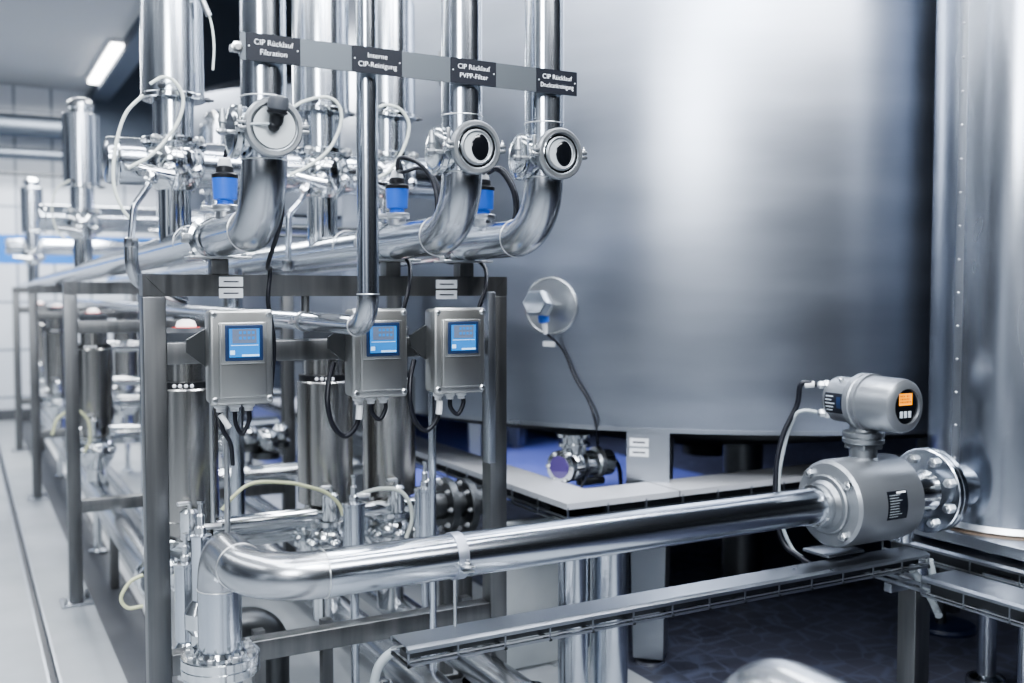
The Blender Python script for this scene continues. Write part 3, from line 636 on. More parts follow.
# ------------------------------------------------------------------ name sign bar
SY=HY-HR-.012
pL=U(240,45,Y=SY); pR=U(577,84,Y=SY); SZ=2.054; SH=.031
t=thing('sign_bar','long grey flat bar with four black name plates across the vertical pipes','sign',(pL.x,SY,SZ-SH))
MB().box((pL.x,SY,SZ-SH),(pR.x,SY+.004,SZ+SH)).build('bar','bar',t,smooth=False)
txt=[((246.5,300.4),('CIP Rücklauf','Filtration')),((352.5,402),('Interne','CIP-Reinigung')),((451,496),('CIP Rücklauf','PVPP-Filter')),((537,576.8),('CIP Rücklauf','Drucktankreinigung'))]
def text_mesh(s,size,o,par,width=None):
    cu=bpy.data.curves.new('lettering','FONT'); cu.body=s; cu.size=size; cu.align_x='CENTER'; cu.align_y='CENTER'; cu.extrude=.0003; cu.resolution_u=3; cu.offset=-.0002
    ob=bpy.data.objects.new('tmp',cu); COL.objects.link(ob); bpy.context.view_layer.update()
    me=bpy.data.meshes.new_from_object(ob.evaluated_get(bpy.context.evaluated_depsgraph_get())); COL.objects.unlink(ob); bpy.data.objects.remove(ob)
    xs=[v.co.x for v in me.vertices]; wd=max(xs)-min(xs); k=min(1,(width or 9)/wd)
    me.transform(Matrix.Diagonal((k,1,1,1))); me.transform(Matrix.Rotation(PI/2,4,'X'))
    me.transform(Matrix.Translation(V(o)-V(par['_o']))); me.name='lettering'; me.materials.clear(); me.materials.append(M['letter'])
    n=bpy.data.objects.new('lettering',me); COL.objects.link(n); n.parent=par; return n
for (a,b),(l1,l2) in txt:
    xa=U(a,60,Y=SY-.003).x; xb=U(b,60,Y=SY-.003).x; xc=(xa+xb)/2
    p=MB().box((xa,SY-.003,SZ-SH),(xb,SY,SZ+SH)).build('sign_plate','plate',t,smooth=False)
    text_mesh(l1,.0175,(xc,SY-.0036,SZ+.011),p,.092); text_mesh(l2,.0175,(xc,SY-.0036,SZ-.011),p,.100)
    for q in(xa+.006,xb-.006): MB().sphere((q,SY-.003,SZ+.001),.0018,seg=8).build('screw','letter',p)
MB().cyl((pL.x-.018,SY+.02,SZ-.004),(pL.x+.01,SY+.02,SZ-.004),.009,16).bolt((pL.x-.008,SY+.0,SZ-.006),(0,-1,0),.014,.014).build('end_bolt','bolt',t)
for x in pcx+[ix]:
    rr=HR if x!=ix else IR
for x in pcx:
    MB().lathe((x,HY,SZ-.004),(0,0,1),[(HR+.0006,0),(HR+.003,0),(HR+.003,.012),(HR+.0006,.012)],40,cap=(False,False)).build('mounting_band','bolt',t)
# ------------------------------------------------------------------ blue sensors on headers
def blue_sensor(x,y,label):
    z=HZZ+HR
    t=thing('level_sensor',label,'sensor',(x,y,z),'blue sensors on the return pipes')
    MB().lathe((x,y,z-.012),(0,0,1),[(.026,0),(.026,.022),(.036,.024),(.038,.028),(.038,.038),(.034,.041)],32).build('clamp_base','bolt',t)
    MB().box((x-.065,y-.01,z+.012),(x-.03,y+.01,z+.026),.003).bolt((x-.055,y,z+.024),(0,0,1),.008,.016).build('clamp_screw','bolt',t)
    MB().lathe((x,y,z+.028),(0,0,1),[(.022,0),(.022,.012),(.031,.016),(.034,.07),(.034,.072)],32).build('blue_body','blue',t)
    MB().lathe((x,y,z+.100),(0,0,1),[(.035,0),(.036,.002),(.036,.01),(.028,.014),(.024,.016),(.024,.03),(.02,.033)],12).build('black_collar','blackp',t)
    MB().lathe((x,y,z+.130),(0,0,1),[(.017,0),(.019,.006),(.016,.022),(.008,.026)],12).build('white_cap','white',t)
    return V((x,y,z+.155))
s1=blue_sensor(pcx[0],U(225,185,X=pcx[0]).y,'blue capped sensor on the left return pipe')
s2=blue_sensor(pcx[1],U(397,190,X=pcx[1]).y,'blue capped sensor on the middle return pipe')
s3=blue_sensor(pcx[2],U(483,200,X=pcx[2]).y,'blue capped sensor mostly hidden behind the middle return pipe bend')
cable('sensor_cable',[s1,s1+V((0.01,-.01,.03)),s1+V((.05,-.04,.06)),(pcx[0]+.05,HY+.09,HZZ+.2),(pcx[0]+.075,HY+.12,HZZ+.05),(pcx[0]+.065,HY+.22,HZZ-.08),(pcx[0]+.09,2.66,1.56),U(268,300,Y=2.66),U(272,325,Y=2.7),U(274,352,Y=2.72),U(270,400,Y=2.74)],.006,'rubber','black cable from the left blue sensor down to the left transmitter box')
for k,(s_,pts,lb) in enumerate(((s2,[(400,158,2.66),(418,163,2.62),(432,180,2.6),(437,205,2.58),(433,230,2.6)],'black cable looping from the middle blue sensor toward the bend'),(s2,[(404,172,2.72),(420,168,2.7),(434,178,2.68),(441,200,2.66),(440,228,2.68)],'second thin black cable loop beside the middle blue sensor'),(s3,[(489,168,2.62),(502,172,2.6),(513,190,2.58),(516,210,2.58),(513,226,2.6)],'thick black cable loop between the middle and right return pipes'),(s3,[(488,173,2.72),(500,168,2.7),(510,178,2.68),(517,198,2.66),(517,222,2.68)],'thin black cable loop behind the thick one near the right return pipe'))):
    cable('sensor_cable',[s_+V((0,0,.0))]+[U(a,b,Y=c) for a,b,c in pts],.006+.002*(k==2),'rubber',lb)
for k,(a,b) in enumerate((((410,266),(403,312)),((486,270),(479,308)))):
    p0=U(*a,Y=2.8);p1=U(*b,Y=2.72)
    cable('sensor_cable',[p0+V((0,.05,.03)),p0,(p0+p1)/2+V((-.006,-.03,0)),p1,p1+V((0,.01,-.05))],.0065,'rubber','black cable crossing the top beam above the '+('middle','right')[k]+' transmitter box')
# ------------------------------------------------------------------ transmitter boxes
BY=2.62
def tbox(px_,zt,label,br=True):
    x=U(px_,350,Y=BY).x; w=.079; h=.243; zb=zt-h; zc=(zt+zb)/2
    t=thing('transmitter_box',label,'box',(x,BY,zb),'steel transmitter boxes on the front portal frame')
    MB().box((x-w,BY+.02,zb),(x+w,BY+.085,zt),.012).build('housing','box',t)
    lid=MB().box((x-w-.003,BY+.004,zb-.003),(x+w+.003,BY+.024,zt+.003),.009).build('lid','box',t)
    MB().box((x-w+.018,BY-.006,zb+.016),(x+w-.016,BY+.008,zt-.03),.006).build('raised_panel','box',lid)
    MB().box((x-w+.022,BY-.011,zt-.138),(x+w-.022,BY-.003,zt-.03),.003).build('window_frame','box',lid)
    bz=MB().box((x-w+.032,BY-.013,zt-.13),(x+w-.028,BY-.008,zt-.036),.003).build('bezel','bezel',t)
    x0_,x1_,z0_,z1_=x-w+.042,x+w-.038,zt-.12,zt-.046
    MB().box((x0_,BY-.0142,z0_),(x1_,BY-.0128,z1_)).build('screen','screen',bz,smooth=False)
    MB().box((x0_+.008,BY-.015,z1_-.038),(x1_-.008,BY-.014,z1_-.001)).build('screen_field','screend',bz,smooth=False)
    d=MB()
    for r in range(2):
        for k in range(4): d.box((x-.012+k*.011,BY-.0154,z1_-.014-r*.014),(x-.005+k*.011,BY-.015,z1_-.007-r*.014))
    d.build('digits','screen',bz,smooth=False)
    ic=MB().box((x0_+.002,BY-.0152,z0_+.007),(x0_+.014,BY-.0146,z0_+.018)).box((x0_+.032,BY-.0152,z0_+.002),(x1_-.002,BY-.0146,z0_+.007)).box((x0_+.004,BY-.0152,z0_+.030),(x1_-.004,BY-.0146,z0_+.0315))
    ic.build('icons','screenl',bz,smooth=False)
    for i in(-1,1):
        for zz in(zb+.012,zt-.01): MB().lathe((x+i*(w-.008),BY+.004,zz),(0,-1,0),[(.008,0),(.008,.003),(.005,.005)],16).build('lid_screw','bolt',lid)
    for k in range(3):
        MB().lathe((x-.045+k*.037,BY+.06,zb+.002),(0,0,-1),[(.016,0),(.016,.014),(.011,.018),(.011,.026)],14).build('cable_gland','white',t)
    # bracket: tapered plate on the left, back plate
    MB().prism([(x-w+.004,BY+.07,zc+.075),(x-w+.004,BY+.07,zc-.03),(x-w-.048,BY+.07,zc+.012),(x-w-.048,BY+.07,zc+.045)],(0,.012,0)).build('bracket','dark',t)
    MB().box((x-.05,BY+.085,1.31),(x+.05,2.842,1.355),.002).build('spacer','frame',t)
    return x,zb
bx=[tbox(242.5,1.452,'steel transmitter box with blue screen, leftmost on the front frame'),tbox(381,1.452,'steel transmitter box partly behind the thin pipe bend, middle of three'),tbox(461,1.452,'steel transmitter box nearest the right post of the front frame')]
for i,(x,zb) in enumerate(bx):
    lb=('left','middle','right')[i]
    y=BY+.06
    if i==0:
        cable('box_cable',[(x-.008,y,zb-.02),(x-.005,y,zb-.06),(x+.012,y,zb-.085),(x+.03,y,zb-.05),(x+.029,y,zb-.02)],.006,'rubber','small black cable loop below the left transmitter box')
        cable('box_cable',[(x-.045,y,zb-.02),(x-.04,y,zb-.07),(x-.02,y,zb-.11),(x-.01,y+.02,zb-.17)],.006,'rubber','black cable hanging down from the left transmitter box')
        tag(MB().cyl((x-.048,y-.012,zb-.03),(x-.026,y-.012,zb-.065),.0075,10).build('cable_marker','white'),'white cable marker below the left transmitter box','marker')
        tag(MB().cyl((x-.062,y+.03,.88),(x-.062,y+.03,zb),.006,12).build('support_rod','bolt'),'thin steel rod below the left transmitter box','rod')
        tag(MB().cyl((x-.008,y+.1,.0),(x-.008,y+.1,zb),.008,12).build('conduit','bolt'),'slim conduit behind the cables of the left transmitter box','conduit')
    else:
        cable('box_cable',[(x-.008,y,zb-.02),(x-.005,y,zb-.05),(x+.018,y,zb-.07),(x+.036,y,zb-.04),(x+.034,y,zb-.015)],.0065,'rubber','short U-shaped black cable under the '+lb+' transmitter box')
        cable('box_cable',[(x-.045,y,zb-.02),(x-.05,y,zb-.08),(x-.085,y,zb-.112),(x-.12,y,zb-.08),(x-.135,y,zb-.02),(x-.125,y+.02,zb+.04),(x-.1,y+.05,zb+.09)],.0075,'rubber','long black cable loop at the left of the '+lb+' transmitter box')
        tag(MB().cyl((x-.046,y-.012,zb-.025),(x-.049,y-.012,zb-.065),.0095,10).build('cable_marker','white'),'white cable marker under the '+lb+' transmitter box','marker')
x3=bx[2][0]
tag(MB().cyl((x3-.038,BY+.12,.0),(x3-.038,BY+.12,bx[2][1]+.03),.0115,20).build('conduit','pipev'),'vertical steel conduit running down from the right transmitter box','conduit')
# side channel on the right post
tag(MB().box((FXR-T6-.028,2.80,.96),(FXR-T6-.002,2.838,1.5),.002).build('mounting_channel','tray'),'upright steel channel fixed beside the right post of the front frame','channel')
# ------------------------------------------------------------------ valves
def torus_hose(name,pts,label,m='hose',r=.0055,group=None): return cable(name,pts,r,m,label,'hose',group=group)
def upper_valve(x,y,label):
    z0=HZZ+HR-.02
    t=thing('valve',label,'valve',(x,y,z0),'upper process valves over the return pipes')
    MB().lathe((x,y,z0),(0,0,1),[(.05,-.03),(.0535,.02),(.0535,.15),(.07,.16),(.088,.19),(.1,.235),(.098,.27),(.08,.30),(.07,.305)],40).build('valve_body','polish',t)
    MB().lathe((x,y,z0+.30),(0,0,1),[(.098,0),(.104,.004),(.104,.018),(.098,.022)],40).build('lower_clamp','polish',t)
    MB().lathe((x,y,z0+.32),(0,0,1),[(.066,0),(.066,.125)],36).build('lantern','pipev',t)
    MB().lathe((x,y,z0+.445),(0,0,1),[(.098,0),(.104,.004),(.104,.016),(.1,.02)],40).build('upper_clamp','polish',t)
    MB().lathe((x,y,z0+.465),(0,0,1),[(.1,0),(.1,.40),(.095,.405)],44).build('actuator','pipev',t)
    MB().lathe((x,y,z0+.87),(0,0,1),[(.055,0),(.055,.03),(.072,.035),(.072,.06),(.05,.085),(.02,.095)],32).build('cap','polish',t)
    for i in(-1,1):
        q=V((x+i*.07,y-.07,z0+.31)); MB().bolt(q+V((0,-.01,0)),(0,-1,0),.011,.03).sphere(q,.016,seg=12).build('clamp_bolt','bolt',t)
    MB().bolt((x+.098,y-.02,z0+.455),(1,0,0),.009,.03).sphere((x-.05,y-.085,z0+.48),.014,seg=12).build('air_fitting','darkgrey',t)
    MB().tube([(x-.02,y-.1,z0+.19),(x-.12,y-.1,z0+.205)],.02,n=20).lathe((x-.12,y-.1,z0+.205),(-1,0,.1),[(.024,0),(.024,.012),(.012,.018),(.012,.05)],16).build('side_cylinder','polish',t)
    for i in range(6):
        a=i*PI/3+.2; MB().sphere((x+.09*math.cos(a),y+.09*math.sin(a),z0+.21),.026,seg=14).build('body_lug','polish',t)
    return t
UV=[(pcx[0],3.5),(pcx[1],3.52),(pcx[2],3.5)]
ulab=['large upper valve with loose white hose over the left return pipe','upper valve behind the sign bar over the middle return pipe','upper valve seen right of the thin vertical pipe']
v0=upper_valve(*UV[0],ulab[0])
for k in(1,2): dup(v0,(UV[k][0]-UV[0][0],UV[k][1]-UV[0][1],0),ulab[k])
dup(v0,(0,6.36-3.5,-.03),'blurred upper valve with domed top standing over the second cross pipe')
dup(v0,(pcx[1]-pcx[0],6.36-3.5,-.03),'blurred upper valve half hidden behind the large left valve')
dup(v0,(pcx[2]-pcx[0]+.02,6.4-3.5,-.03),'domed upper valve peeking out right of the large left valve')
dup(v0,(-.02,10.6-3.5,-.07),'farthest small upper valve in front of the blue tile band')
# cross pipes
CZ=1.93
for i,(y,xa,xb,r,lb) in enumerate(((3.54,.44,1.62,.077,'thick horizontal cross pipe with domed ends through the nearest upper valves'),(6.42,.42,2.55,.075,'second horizontal cross pipe farther back through the blurred upper valves'),(10.66,.40,1.7,.075,'third and farthest horizontal cross pipe near the blue tile band'))):
    t=thing('cross_pipe',lb,'pipe',(xa,y,CZ-r))
    MB().lathe((xa,y,CZ),(1,0,0),[(r*.7,-.02),(r*.95,-.012),(r,0),(r,xb-xa),(r*.95,xb-xa+.015),(r*.5,xb-xa+.04)],44).build('tube','pipe',t)
    MB().ring((xa+.02,y,CZ),(1,0,0),r,.006,44,8).build('clamp_ring','polish',t)
# hoses on upper valves
def hoseloop(x,y,z,k,lb):
    P=[(x-.13,y-.16,z+.19),(x-.05,y-.17,z+.22),(x+.03,y-.17,z+.30),(x+.085,y-.15,z+.42),(x+.08,y-.13,z+.52),(x+.0,y-.12,z+.575),(x-.06,y-.12,z+.54)]
    torus_hose('air_hose',P,lb)
zz=HZZ+HR-.02
for pts,lb in (((( 128,168),(150,156),(168,137),(180,117),(183,97),(175,82),(163,77),(150,84)),'white air hose curling over the front of the large left upper valve'),((( 290,175),(310,165),(330,148),(341,122),(338,104),(325,97),(305,101),(292,108)),'white air hose curling over the middle upper valve'),((( 372,180),(390,170),(404,147),(409,125),(401,110),(388,105),(379,107)),'white air hose curling beside the upper valve right of the thin pipe')):
    torus_hose('air_hose',[U(a,b,Y=3.36) for a,b in pts],lb)
torus_hose('air_hose',[U(a,b,Y=3.36) for a,b in((143,95),(125,115),(115,150),(114,185),(122,208),(133,222))],'thin white hose hanging in a wide arc left of the large upper valve')
torus_hose('air_hose',[U(a,b,Y=6.2) for a,b in((70,180),(56,190),(52,212),(58,232),(66,240))],'faint white hose arc left of the blurred upper valve')
torus_hose('air_hose',[U(a,b,Y=3.4) for a,b in((204,4),(211,22),(214,45),(213,70))],'thin white hose hanging beside the large actuator at the top','hose',.004)
tag(MB().cyl(U(202,0,Y=3.4),U(209,16,Y=3.4),.011,12).build('hose_coupling','bolt'),'small steel hose coupling at the top beside the large actuator','coupling')
# small bent tubes dropping from valves
for i,(pts,lb) in enumerate(((((152,176),(148,186),(134,206),(131,240)),'bent thin tube dropping from the large left valve to the small elbow'),(((306,190),(300,202),(289,214),(288,262)),'bent thin tube dropping from the middle upper valve'))):
    Y_=3.3
    t=thing('drain_tube',lb,'tube',tuple(U(*pts[-1],Y=Y_)))
    P=[U(a,b,Y=Y_) for a,b in pts]; MB().tube(P,.011,bend=.04,n=16).build('tube','pipe',t)
    MB().lathe(P[0]-(P[1]-P[0])*.4,P[1]-P[0],[(.018,0),(.022,.01),(.022,.03),(.013,.036)],20).build('fitting','polish',t)
    p=P[-1]; MB().lathe(p+V((0,0,-.03)),(0,0,1),[(.016,0),(.022,.01),(.022,.035),(.012,.038)],20).build('collar','bend',t)
p=U(131,240,Y=3.3)
tag(MB().tube([p+V((0,0,-.02)),p+V((0,0,-.12)),p+V((.2,.25,-.19)),p+V((.2,.9,-.19))],.021,bend=.08,n=20).build('small_elbow','bend'),'small dark elbow curving under the left return pipe toward the front frame','elbow')
# ------------------------------------------------------------------ lower valves
def lower_valve(x,y,label):
    t=thing('valve',label,'valve',(x,y,0),'lower process valves inside the rack')
    MB().lathe((x,y,0),(0,0,1),[(.05,0),(.05,.012),(.022,.02),(.022,.27),(.05,.3),(.05,.48),(.075,.51),(.1,.555),(.102,.60),(.09,.64),(.075,.655)],40).build('valve_body','polish',t)
    for i in range(7):
        a=i*2*PI/7+.25; MB().sphere((x+.088*math.cos(a),y+.088*math.sin(a),.59),.03,seg=14).build('body_lug','polish',t)
    MB().lathe((x,y,.655),(0,0,1),[(.1,0),(.106,.004),(.106,.02),(.1,.024)],40).build('lower_clamp','polish',t)
    MB().lathe((x,y,.678),(0,0,1),[(.078,0),(.078,.065)],36).build('lantern','act',t)
    MB().lathe((x,y,.735),(0,0,1),[(.096,0),(.1,.004),(.1,.44),(.096,.445)],44).build('actuator','act',t)
    MB().lathe((x,y,1.18),(0,0,1),[(.094,0),(.094,.022)],40).build('black_ring','blackp',t)
    for k in range(4):
        a=-PI/2-.62+k*.2; MB().sphere((x+.094*math.cos(a),y+.094*math.sin(a),1.191),.0065,seg=10).build('ring_screw','letter',t)
    MB().lathe((x,y,1.20),(0,0,1),[(.075,0),(.075,.10),(.07,.105)],36).build('control_head','act',t)
    MB().lathe((x,y,1.305),(0,0,1),[(.07,0),(.076,.01),(.076,.06),(.06,.075)],32).build('head_cap','darkgrey',t)
    MB().lathe((x,y,1.38),(0,0,1),[(.03,0),(.034,.006),(.028,.022),(.012,.028)],28).build('lamp_dome','glow',t)
    MB().lathe((x,y,1.374),(0,0,1),[(.045,0),(.045,.008)],28).build('red_lamp','red',t)
    MB().bolt((x-.07,y-.075,.667),(0,-1,0),.011,.03).build('clamp_bolt','bolt',t)
    MB().bolt((x+.07,y-.075,.667),(0,-1,0),.011,.03).build('clamp_bolt','bolt',t)
    MB().lathe((x-.02,y-.12,.69),(0,0,1),[(.03,0),(.032,.004),(.032,.09),(.02,.1)],24).build('air_cylinder','polish',t)
    MB().tube([(x-.02,y-.12,.79),(x-.02,y-.12,.81),(x-.06,y-.13,.81)],.007,bend=.01,n=10).build('air_fitting','bolt',t)
    return t
LV=[(pcx[0]+.03,3.5,'lower valve with tall ribbed actuator beside the front left post'),(pcx[1]+.01,3.54,'lower valve under the beam between the left and middle transmitter boxes'),(pcx[2]+.02,3.56,'lower valve with tall actuator behind the middle transmitter box')]
l0=lower_valve(*LV[0])
for x,y,l in LV[1:]: dup(l0,(x-LV[0][0],y-3.5,0),l)
for j,(y,nm) in enumerate(((6.2,'second row'),(8.9,'third row'),(11.2,'last row'))):
    for k in range(3):
        if j==2 and k==2: continue
        dup(l0,(pcx[k]+.03-LV[0][0]+(.02*j),y-3.5,0),('left','middle','right')[k]+' lower valve in the blurred '+nm+' of the rack')
# lower cross pipes
for i,(y,z,r,xa,xb,lb) in enumerate(((3.48,.70,.03,pcx[0]+.1,1.55,'thin horizontal pipe linking the nearest lower valves'),(3.62,.63,.048,pcx[0]+.1,1.2,'horizontal pipe just below the thin one between the nearest lower valves'),(4.6,.66,.045,.85,1.7,'horizontal pipe with light top behind the nearest lower valves'),(6.3,.66,.055,.55,1.75,'blurred low horizontal pipe in the second row of valves'),(6.25,.86,.035,.6,1.78,'blurred thinner horizontal pipe above the low one in the second row'),(6.3,1.18,.03,.55,2.2,'blurred slim pipe high between the second row valves'),(9.0,.66,.055,.5,1.75,'low horizontal pipe in the third row of valves'),(7.2,.9,.03,.6,1.8,'slim horizontal pipe between second and third row'))):
    tag(MB().cyl((xa,y,z),(xb,y,z),r,28).build('cross_tube','polish'),lb,'pipe')
# low longitudinal pipes near the floor
for i,(x,y0,y1,z,r,lb) in enumerate(((pcx[0]+.02,4.1,11.5,.36,.06,'low pipe along the left side of the rack near the floor'),(1.22,1.3,7.5,.30,.056,'floor pipe passing under the bottom beam toward the viewer, left one'),(1.47,1.2,7.5,.27,.056,'floor pipe passing under the bottom beam toward the viewer, right one'),(.92,3.5,9,.18,.04,'thin pipe near the floor inside the rack'))):
    t=thing('floor_pipe',lb,'pipe',(x,y0,z-r))
    MB().cyl((x,y0,z),(x,y1,z),r,36).build('tube','bend',t)
    for yy in(y0+.02,2.55,4.2): 
        if yy>=y0: MB().lathe((x,yy,z),(0,1,0),[(r+.001,0),(r+.012,.003),(r+.012,.018),(r+.001,.022)],36,cap=(False,False)).build('clamp_ring','polish',t)
    for yy in(y0+1.3,y1-1): MB().box((x-.02,yy-.02,0),(x+.02,yy+.02,z-r),.002).build('support_leg','frame',t)
# union bolts on the near floor pipes
p=U(268,628,Y=3.3)
tag(MB().tube([(p.x-.14,3.25,.42),(p.x,3.25,.42),(p.x,3.25,.0)],.055,bend=.09,n=32).build('floor_elbow','dark'),'dark elbow near the floor right of the foreground pipe riser','elbow')
# low floor bracket frame
t=thing('floor_bracket','low dark steel bracket frame on the floor below the bottom beam','bracket',(.9,3.0,0))
MB().box((.74,3.1,.12),(1.6,3.14,.16)).build('rail','frame',t)
for x in(.78,1.0,1.5): MB().box((x,3.1,0),(x+.035,3.135,.44)).build('strut','frame',t)
# small sampling valves in front (upright cylinders with stem)
for px_,pyt,pyb,Y_,lb in((354,505,550,3.1,'small upright cylinder valve between the two nearest lower valves'),(425,490,545,3.15,'small upright cylinder valve right of the lower valves'),(201,538,600,2.7,'slim upright cylinder valve just behind the pipe double bend'),(186,565,640,3.2,'small valve body close to the front left post')):
    a=U(px_,pyt,Y=Y_); b=U(px_,pyb,Y=Y_); r=.036 if px_!=201 else .026
    t=thing('sampling_valve',lb,'valve',(a.x,a.y,b.z-.12))
    MB().lathe((a.x,a.y,b.z),(0,0,1),[(r*.9,-.0),(r,.004),(r,a.z-b.z-.004),(r*1.08,a.z-b.z),(r*1.08,a.z-b.z+.008),(r*.5,a.z-b.z+.014)],32).build('cylinder','pipev',t)
    MB().cyl((a.x,a.y,0),(a.x,a.y,b.z-.12),.014,16).build('standpipe','pipe',t)
    MB().lathe((a.x,a.y,b.z-.12),(0,0,1),[(.03,0),(.03,.03),(.045,.05),(.045,.09),(.025,.12)],28).build('body','polish',t)
    MB().lathe((a.x,a.y,a.z+.01),(0,0,1),[(.016,0),(.016,.02),(.011,.024),(.011,.05),(.007,.055),(.007,.08),(.01,.083),(.01,.09)],12).build('stem','polish',t)
    MB().tube([(a.x,a.y,a.z+.03),(a.x+.03,a.y-.01,a.z+.03),(a.x+.05,a.y-.01,a.z+.03)],.008,n=10).build('fitting','bolt',t)
torus_hose('air_hose',[U(a,b,Y=3.25) for a,b in((222,510),(232,498),(246,486),(262,482),(290,483),(305,486),(325,492),(338,503),(343,515))],'yellowish white hose arching from the left toward the nearest lower valves','hosey',.006)
torus_hose('air_hose',[U(a,b,Y=3.2) for a,b in((360,494),(378,489),(398,490),(409,502),(412,520),(406,538))],'white hose arching over the right lower valve','hose',.007)
torus_hose('air_hose',[U(a,b,Y=6) for a,b in((52,435),(58,418),(75,410),(88,420),(90,440),(84,452))],'blurred yellow hose loop by the second portal frame','hosey',.008)
torus_hose('air_hose',[U(a,b,Y=3.4) for a,b in((143,575),(130,582),(121,598),(128,608),(143,606))],'pale hose loop near the floor left of the front left post','hosey',.006)
torus_hose('air_hose',[U(a,b,Y=2.45) for a,b in((374,683),(378,668),(386,657),(396,650))],'thick grey hose rising to the end of the front cable tray','hoseg',.012)
# butterfly flanges
for px_,Y_,lb in((447,3.55,'dark flanged disc valve behind the right conduit, nearer disc'),(466,3.55,'dark flanged disc valve beside the right post, farther disc')):
    p=U(px_,505,Y=Y_)
    t=thing('flange_valve',lb,'valve',tuple(p))
    MB().lathe(p+V((-.02,0,0)),(1,0,0),[(.07,0),(.105,.002),(.108,.006),(.108,.03),(.09,.034),(.06,.04)],48).build('disc','dark',t)
    MB().box((p.x-.025,p.y-.025,0),(p.x+.015,p.y+.025,p.z-.09),.003).build('stand','frame',t)
    for k in range(8):
        a=k*PI/4; MB().bolt(p+V((-.02,.09*math.cos(a),.09*math.sin(a))),(-1,0,0),.011,.018).build('bolt','bolt',t)
a=U(440,505,Y=3.55)
tag(MB().cyl(a+V((-.05,0,0)),(1.83,3.55,a.z),.055,32).build('flanged_tube','dark'),'dark short tube joining the two flanged disc valves','pipe')
# dark valve cluster behind (between left & middle lower valves)
for k,(px_,py_,Y_,r_) in enumerate(((248,435,5.0,.05),(266,440,5.0,.06),(280,432,5.1,.045))):
    p=U(px_,py_,Y=Y_)
    t=thing('actuator_unit',('left','centre','right')[k]+' one of three dark rounded fittings behind the left transmitter box','fitting',(p.x,p.y,p.z-r_))
    MB().sphere(p,r_,seg=20).lathe(p,(0,-1,0),[(r_*.7,0),(r_*.75,r_*1.1),(r_*.3,r_*1.3)],24).build('body','polish',t)
    MB().lathe(p+V((0,0,-r_)),(0,0,1),[(r_*1.1,-.03),(r_*1.1,0),(r_*.8,.01)],28).build('clamp','dark',t)
    MB().cyl(p+V((0,0,-r_)),(p.x,p.y,.66),r_*.35,16).build('stem','bolt',t)
# blue label box near the tank
p=U(424,129,Y=4.3)
t=thing('junction_box','grey box with blue panel beyond the upper valves near the tank','box',(p.x,p.y,p.z-.08))
MB().box((p.x-.05,p.y,p.z-.07),(p.x+.12,p.y+.1,p.z+.09),.01).build('housing','white',t)
MB().box((p.x-.035,p.y-.004,p.z-.045),(p.x+.05,p.y+.002,p.z+.045),.002).build('blue_panel','blue',t)
MB().cyl((p.x+.03,p.y+.05,1.70),(p.x+.03,p.y+.05,p.z-.07),.02,16).build('post','bolt',t)
tag(MB().lathe(U(452,85,Y=4.0),(0,0,1),[(.055,0),(.06,.01),(.06,.14),(.03,.165)],32).build('dome_fitting','cast'),'grey domed fitting behind the middle return pipe above the blue panel','fitting')
# thin rails behind headers
for k,(z,y) in enumerate(((1.80,4.6),(1.76,4.6))):
    tag(MB().cyl((.9,y,z),(1.9,y,z),.008,12).build('thin_rail','dark'),('upper','lower')[k]+' of two thin dark rails crossing behind the middle upper valve','rail')
# vertical tubes inside the rack
for k,(x,y,r,z0,z1) in enumerate(((1.02,4.3,.03,.2,1.6),(1.7,4.2,.035,.0,1.55),(.86,5.6,.04,0,1.6),(1.28,5.5,.04,0,1.6))):
    tag(MB().cyl((x,y,z0),(x,y,z1),r,24).build('vertical_tube','frame' if k%2 else 'pipe'),['steel tube upright behind the left lower valve','brown grey upright tube left of the right front post','slim upright tube deep inside the rack at left','upright tube deep inside the rack behind the middle boxes'][k],'pipe')
# ------------------------------------------------------------------ lights and world
def area(name,loc,rot,size,power,col=(1,1,1),sy=None):
    l=bpy.data.lights.new(name,'AREA'); l.energy=power; l.color=col; l.shape='RECTANGLE'; l.size=size; l.size_y=sy or size
    o=bpy.data.objects.new(name,l); COL.objects.link(o); o.location=loc; o.rotation_euler=rot; return o
def aim(o,tgt): o.rotation_euler=(V(tgt)-V(o.location)).to_track_quat('-Z','Y').to_euler()
area('fill_strip',(1.9,4.2,3.75),(0,0,0),.25,75,(.92,.96,1),4)
area('fill_strip',(-.6,4.0,3.8),(0,0,0),.25,70,(.92,.96,1),6)
area('fill_strip',(-2.6,6,3.8),(0,0,0),.3,90,(.92,.96,1),9)
area('fill_strip',(.9,10.5,3.7),(0,0,0),1.2,210,(.95,.98,1),3)  # wide area light added to brighten the back wall
o=area('lamp_bank',(-1.6,-1.2,3.2),(0,0,0),1.2,70,(.92,.96,1),1.0); aim(o,(1.6,3.2,1.2))
area('fill_strip',(.6,.3,3.6),(0,0,0),1.6,80,(.88,.93,1),.4)  # added to light the front floor that the big pipe reflects
area('fill_strip',(.8,1.3,3.7),(0,0,0),3.5,45,(.9,.94,1),.08)  # thin light added for streak reflections on the pipes
area('fill_strip',(1.6,2.6,3.7),(0,0,0),4.5,40,(.9,.92,1),.08)  # second thin light added for streaks along the big pipe
area('floor_fill',(3.8,7.3,2.2),(0,0,0),1.0,60,(.7,.75,1),.5)  # added light between the tanks, brightens the far blue floor
pt=on_tank(800,-40); nn=tnorm(pt); vv=(pt-EYE).normalized(); rr_=vv-2*vv.dot(nn)*nn
o=area('lamp_bank',tuple(pt+rr_*4.0),(0,0,0),2.6,75,(.95,.97,1),.8); aim(o,pt)
w=bpy.data.worlds.new('reflection_bands'); sc.world=w; w.use_nodes=True; nt=w.node_tree  # invented bright and dark bands for the steel to reflect
N=nt.nodes.new; K=nt.links.new
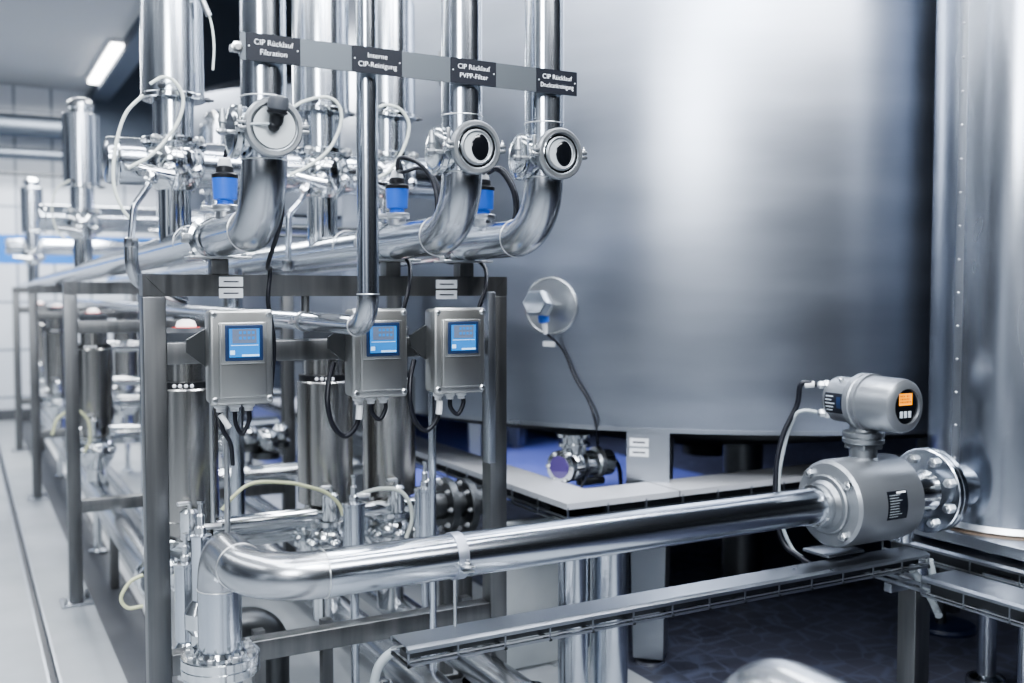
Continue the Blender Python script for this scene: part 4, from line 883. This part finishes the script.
def math_(op,a,b=None):
    m=N('ShaderNodeMath'); m.operation=op
    for i_,v in enumerate((a,b)):
        if v is None: continue
        if isinstance(v,(int,float)): m.inputs[i_].default_value=v
        else: K(v,m.inputs[i_])
    return m.outputs[0]
bg=nt.nodes['Background']; tc=N('ShaderNodeTexCoord'); sp_=N('ShaderNodeSeparateXYZ'); K(tc.outputs['Generated'],sp_.inputs[0])
az=math_('ARCTAN2',sp_.outputs[1],sp_.outputs[0])
cb=N('ShaderNodeCombineXYZ'); K(az,cb.inputs[0]); K(math_('MULTIPLY',sp_.outputs[2],.5),cb.inputs[1])
nz=N('ShaderNodeTexNoise'); nz.inputs['Scale'].default_value=3.4; nz.inputs['Detail'].default_value=3; K(cb.outputs[0],nz.inputs['Vector'])
cr=N('ShaderNodeValToRGB'); e=cr.color_ramp.elements; e[0].position=.44; e[0].color=(.05,.058,.075,1); e[1].position=.62; e[1].color=(1.1,1.2,1.34,1)
m_=cr.color_ramp.elements.new(.53); m_.color=(.2,.23,.28,1); K(nz.outputs[0],cr.inputs[0])
dt=N('ShaderNodeVectorMath'); dt.operation='DOT_PRODUCT'; K(tc.outputs['Generated'],dt.inputs[0]); dt.inputs[1].default_value=V((-.86,-.36,.36)).normalized()
wd=N('ShaderNodeMapRange'); wd.inputs[1].default_value=.32; wd.inputs[2].default_value=.98; wd.inputs[3].default_value=.05; wd.inputs[4].default_value=1.0; K(dt.outputs['Value'],wd.inputs[0])
el=N('ShaderNodeMapRange'); el.inputs[1].default_value=-.3; el.inputs[2].default_value=.3; el.inputs[3].default_value=.2; el.inputs[4].default_value=1.; K(sp_.outputs[2],el.inputs[0])
k1=math_('MULTIPLY',wd.outputs[0],el.outputs[0])
mu=N('ShaderNodeMix'); mu.data_type='RGBA'; mu.blend_type='MULTIPLY'; mu.inputs[0].default_value=1; K(cr.outputs[0],mu.inputs[6]); K(k1,mu.inputs[7])
K(mu.outputs[2],bg.inputs[0]); bg.inputs[1].default_value=1.15
sc.view_settings.view_transform='AgX'
try: sc.view_settings.look='AgX - Medium High Contrast'
except Exception: pass
sc.view_settings.exposure=.55
sc.cycles.max_bounces=8; sc.cycles.sample_clamp_indirect=4
for o in bpy.data.objects:
    if '_o' in o: del o['_o']
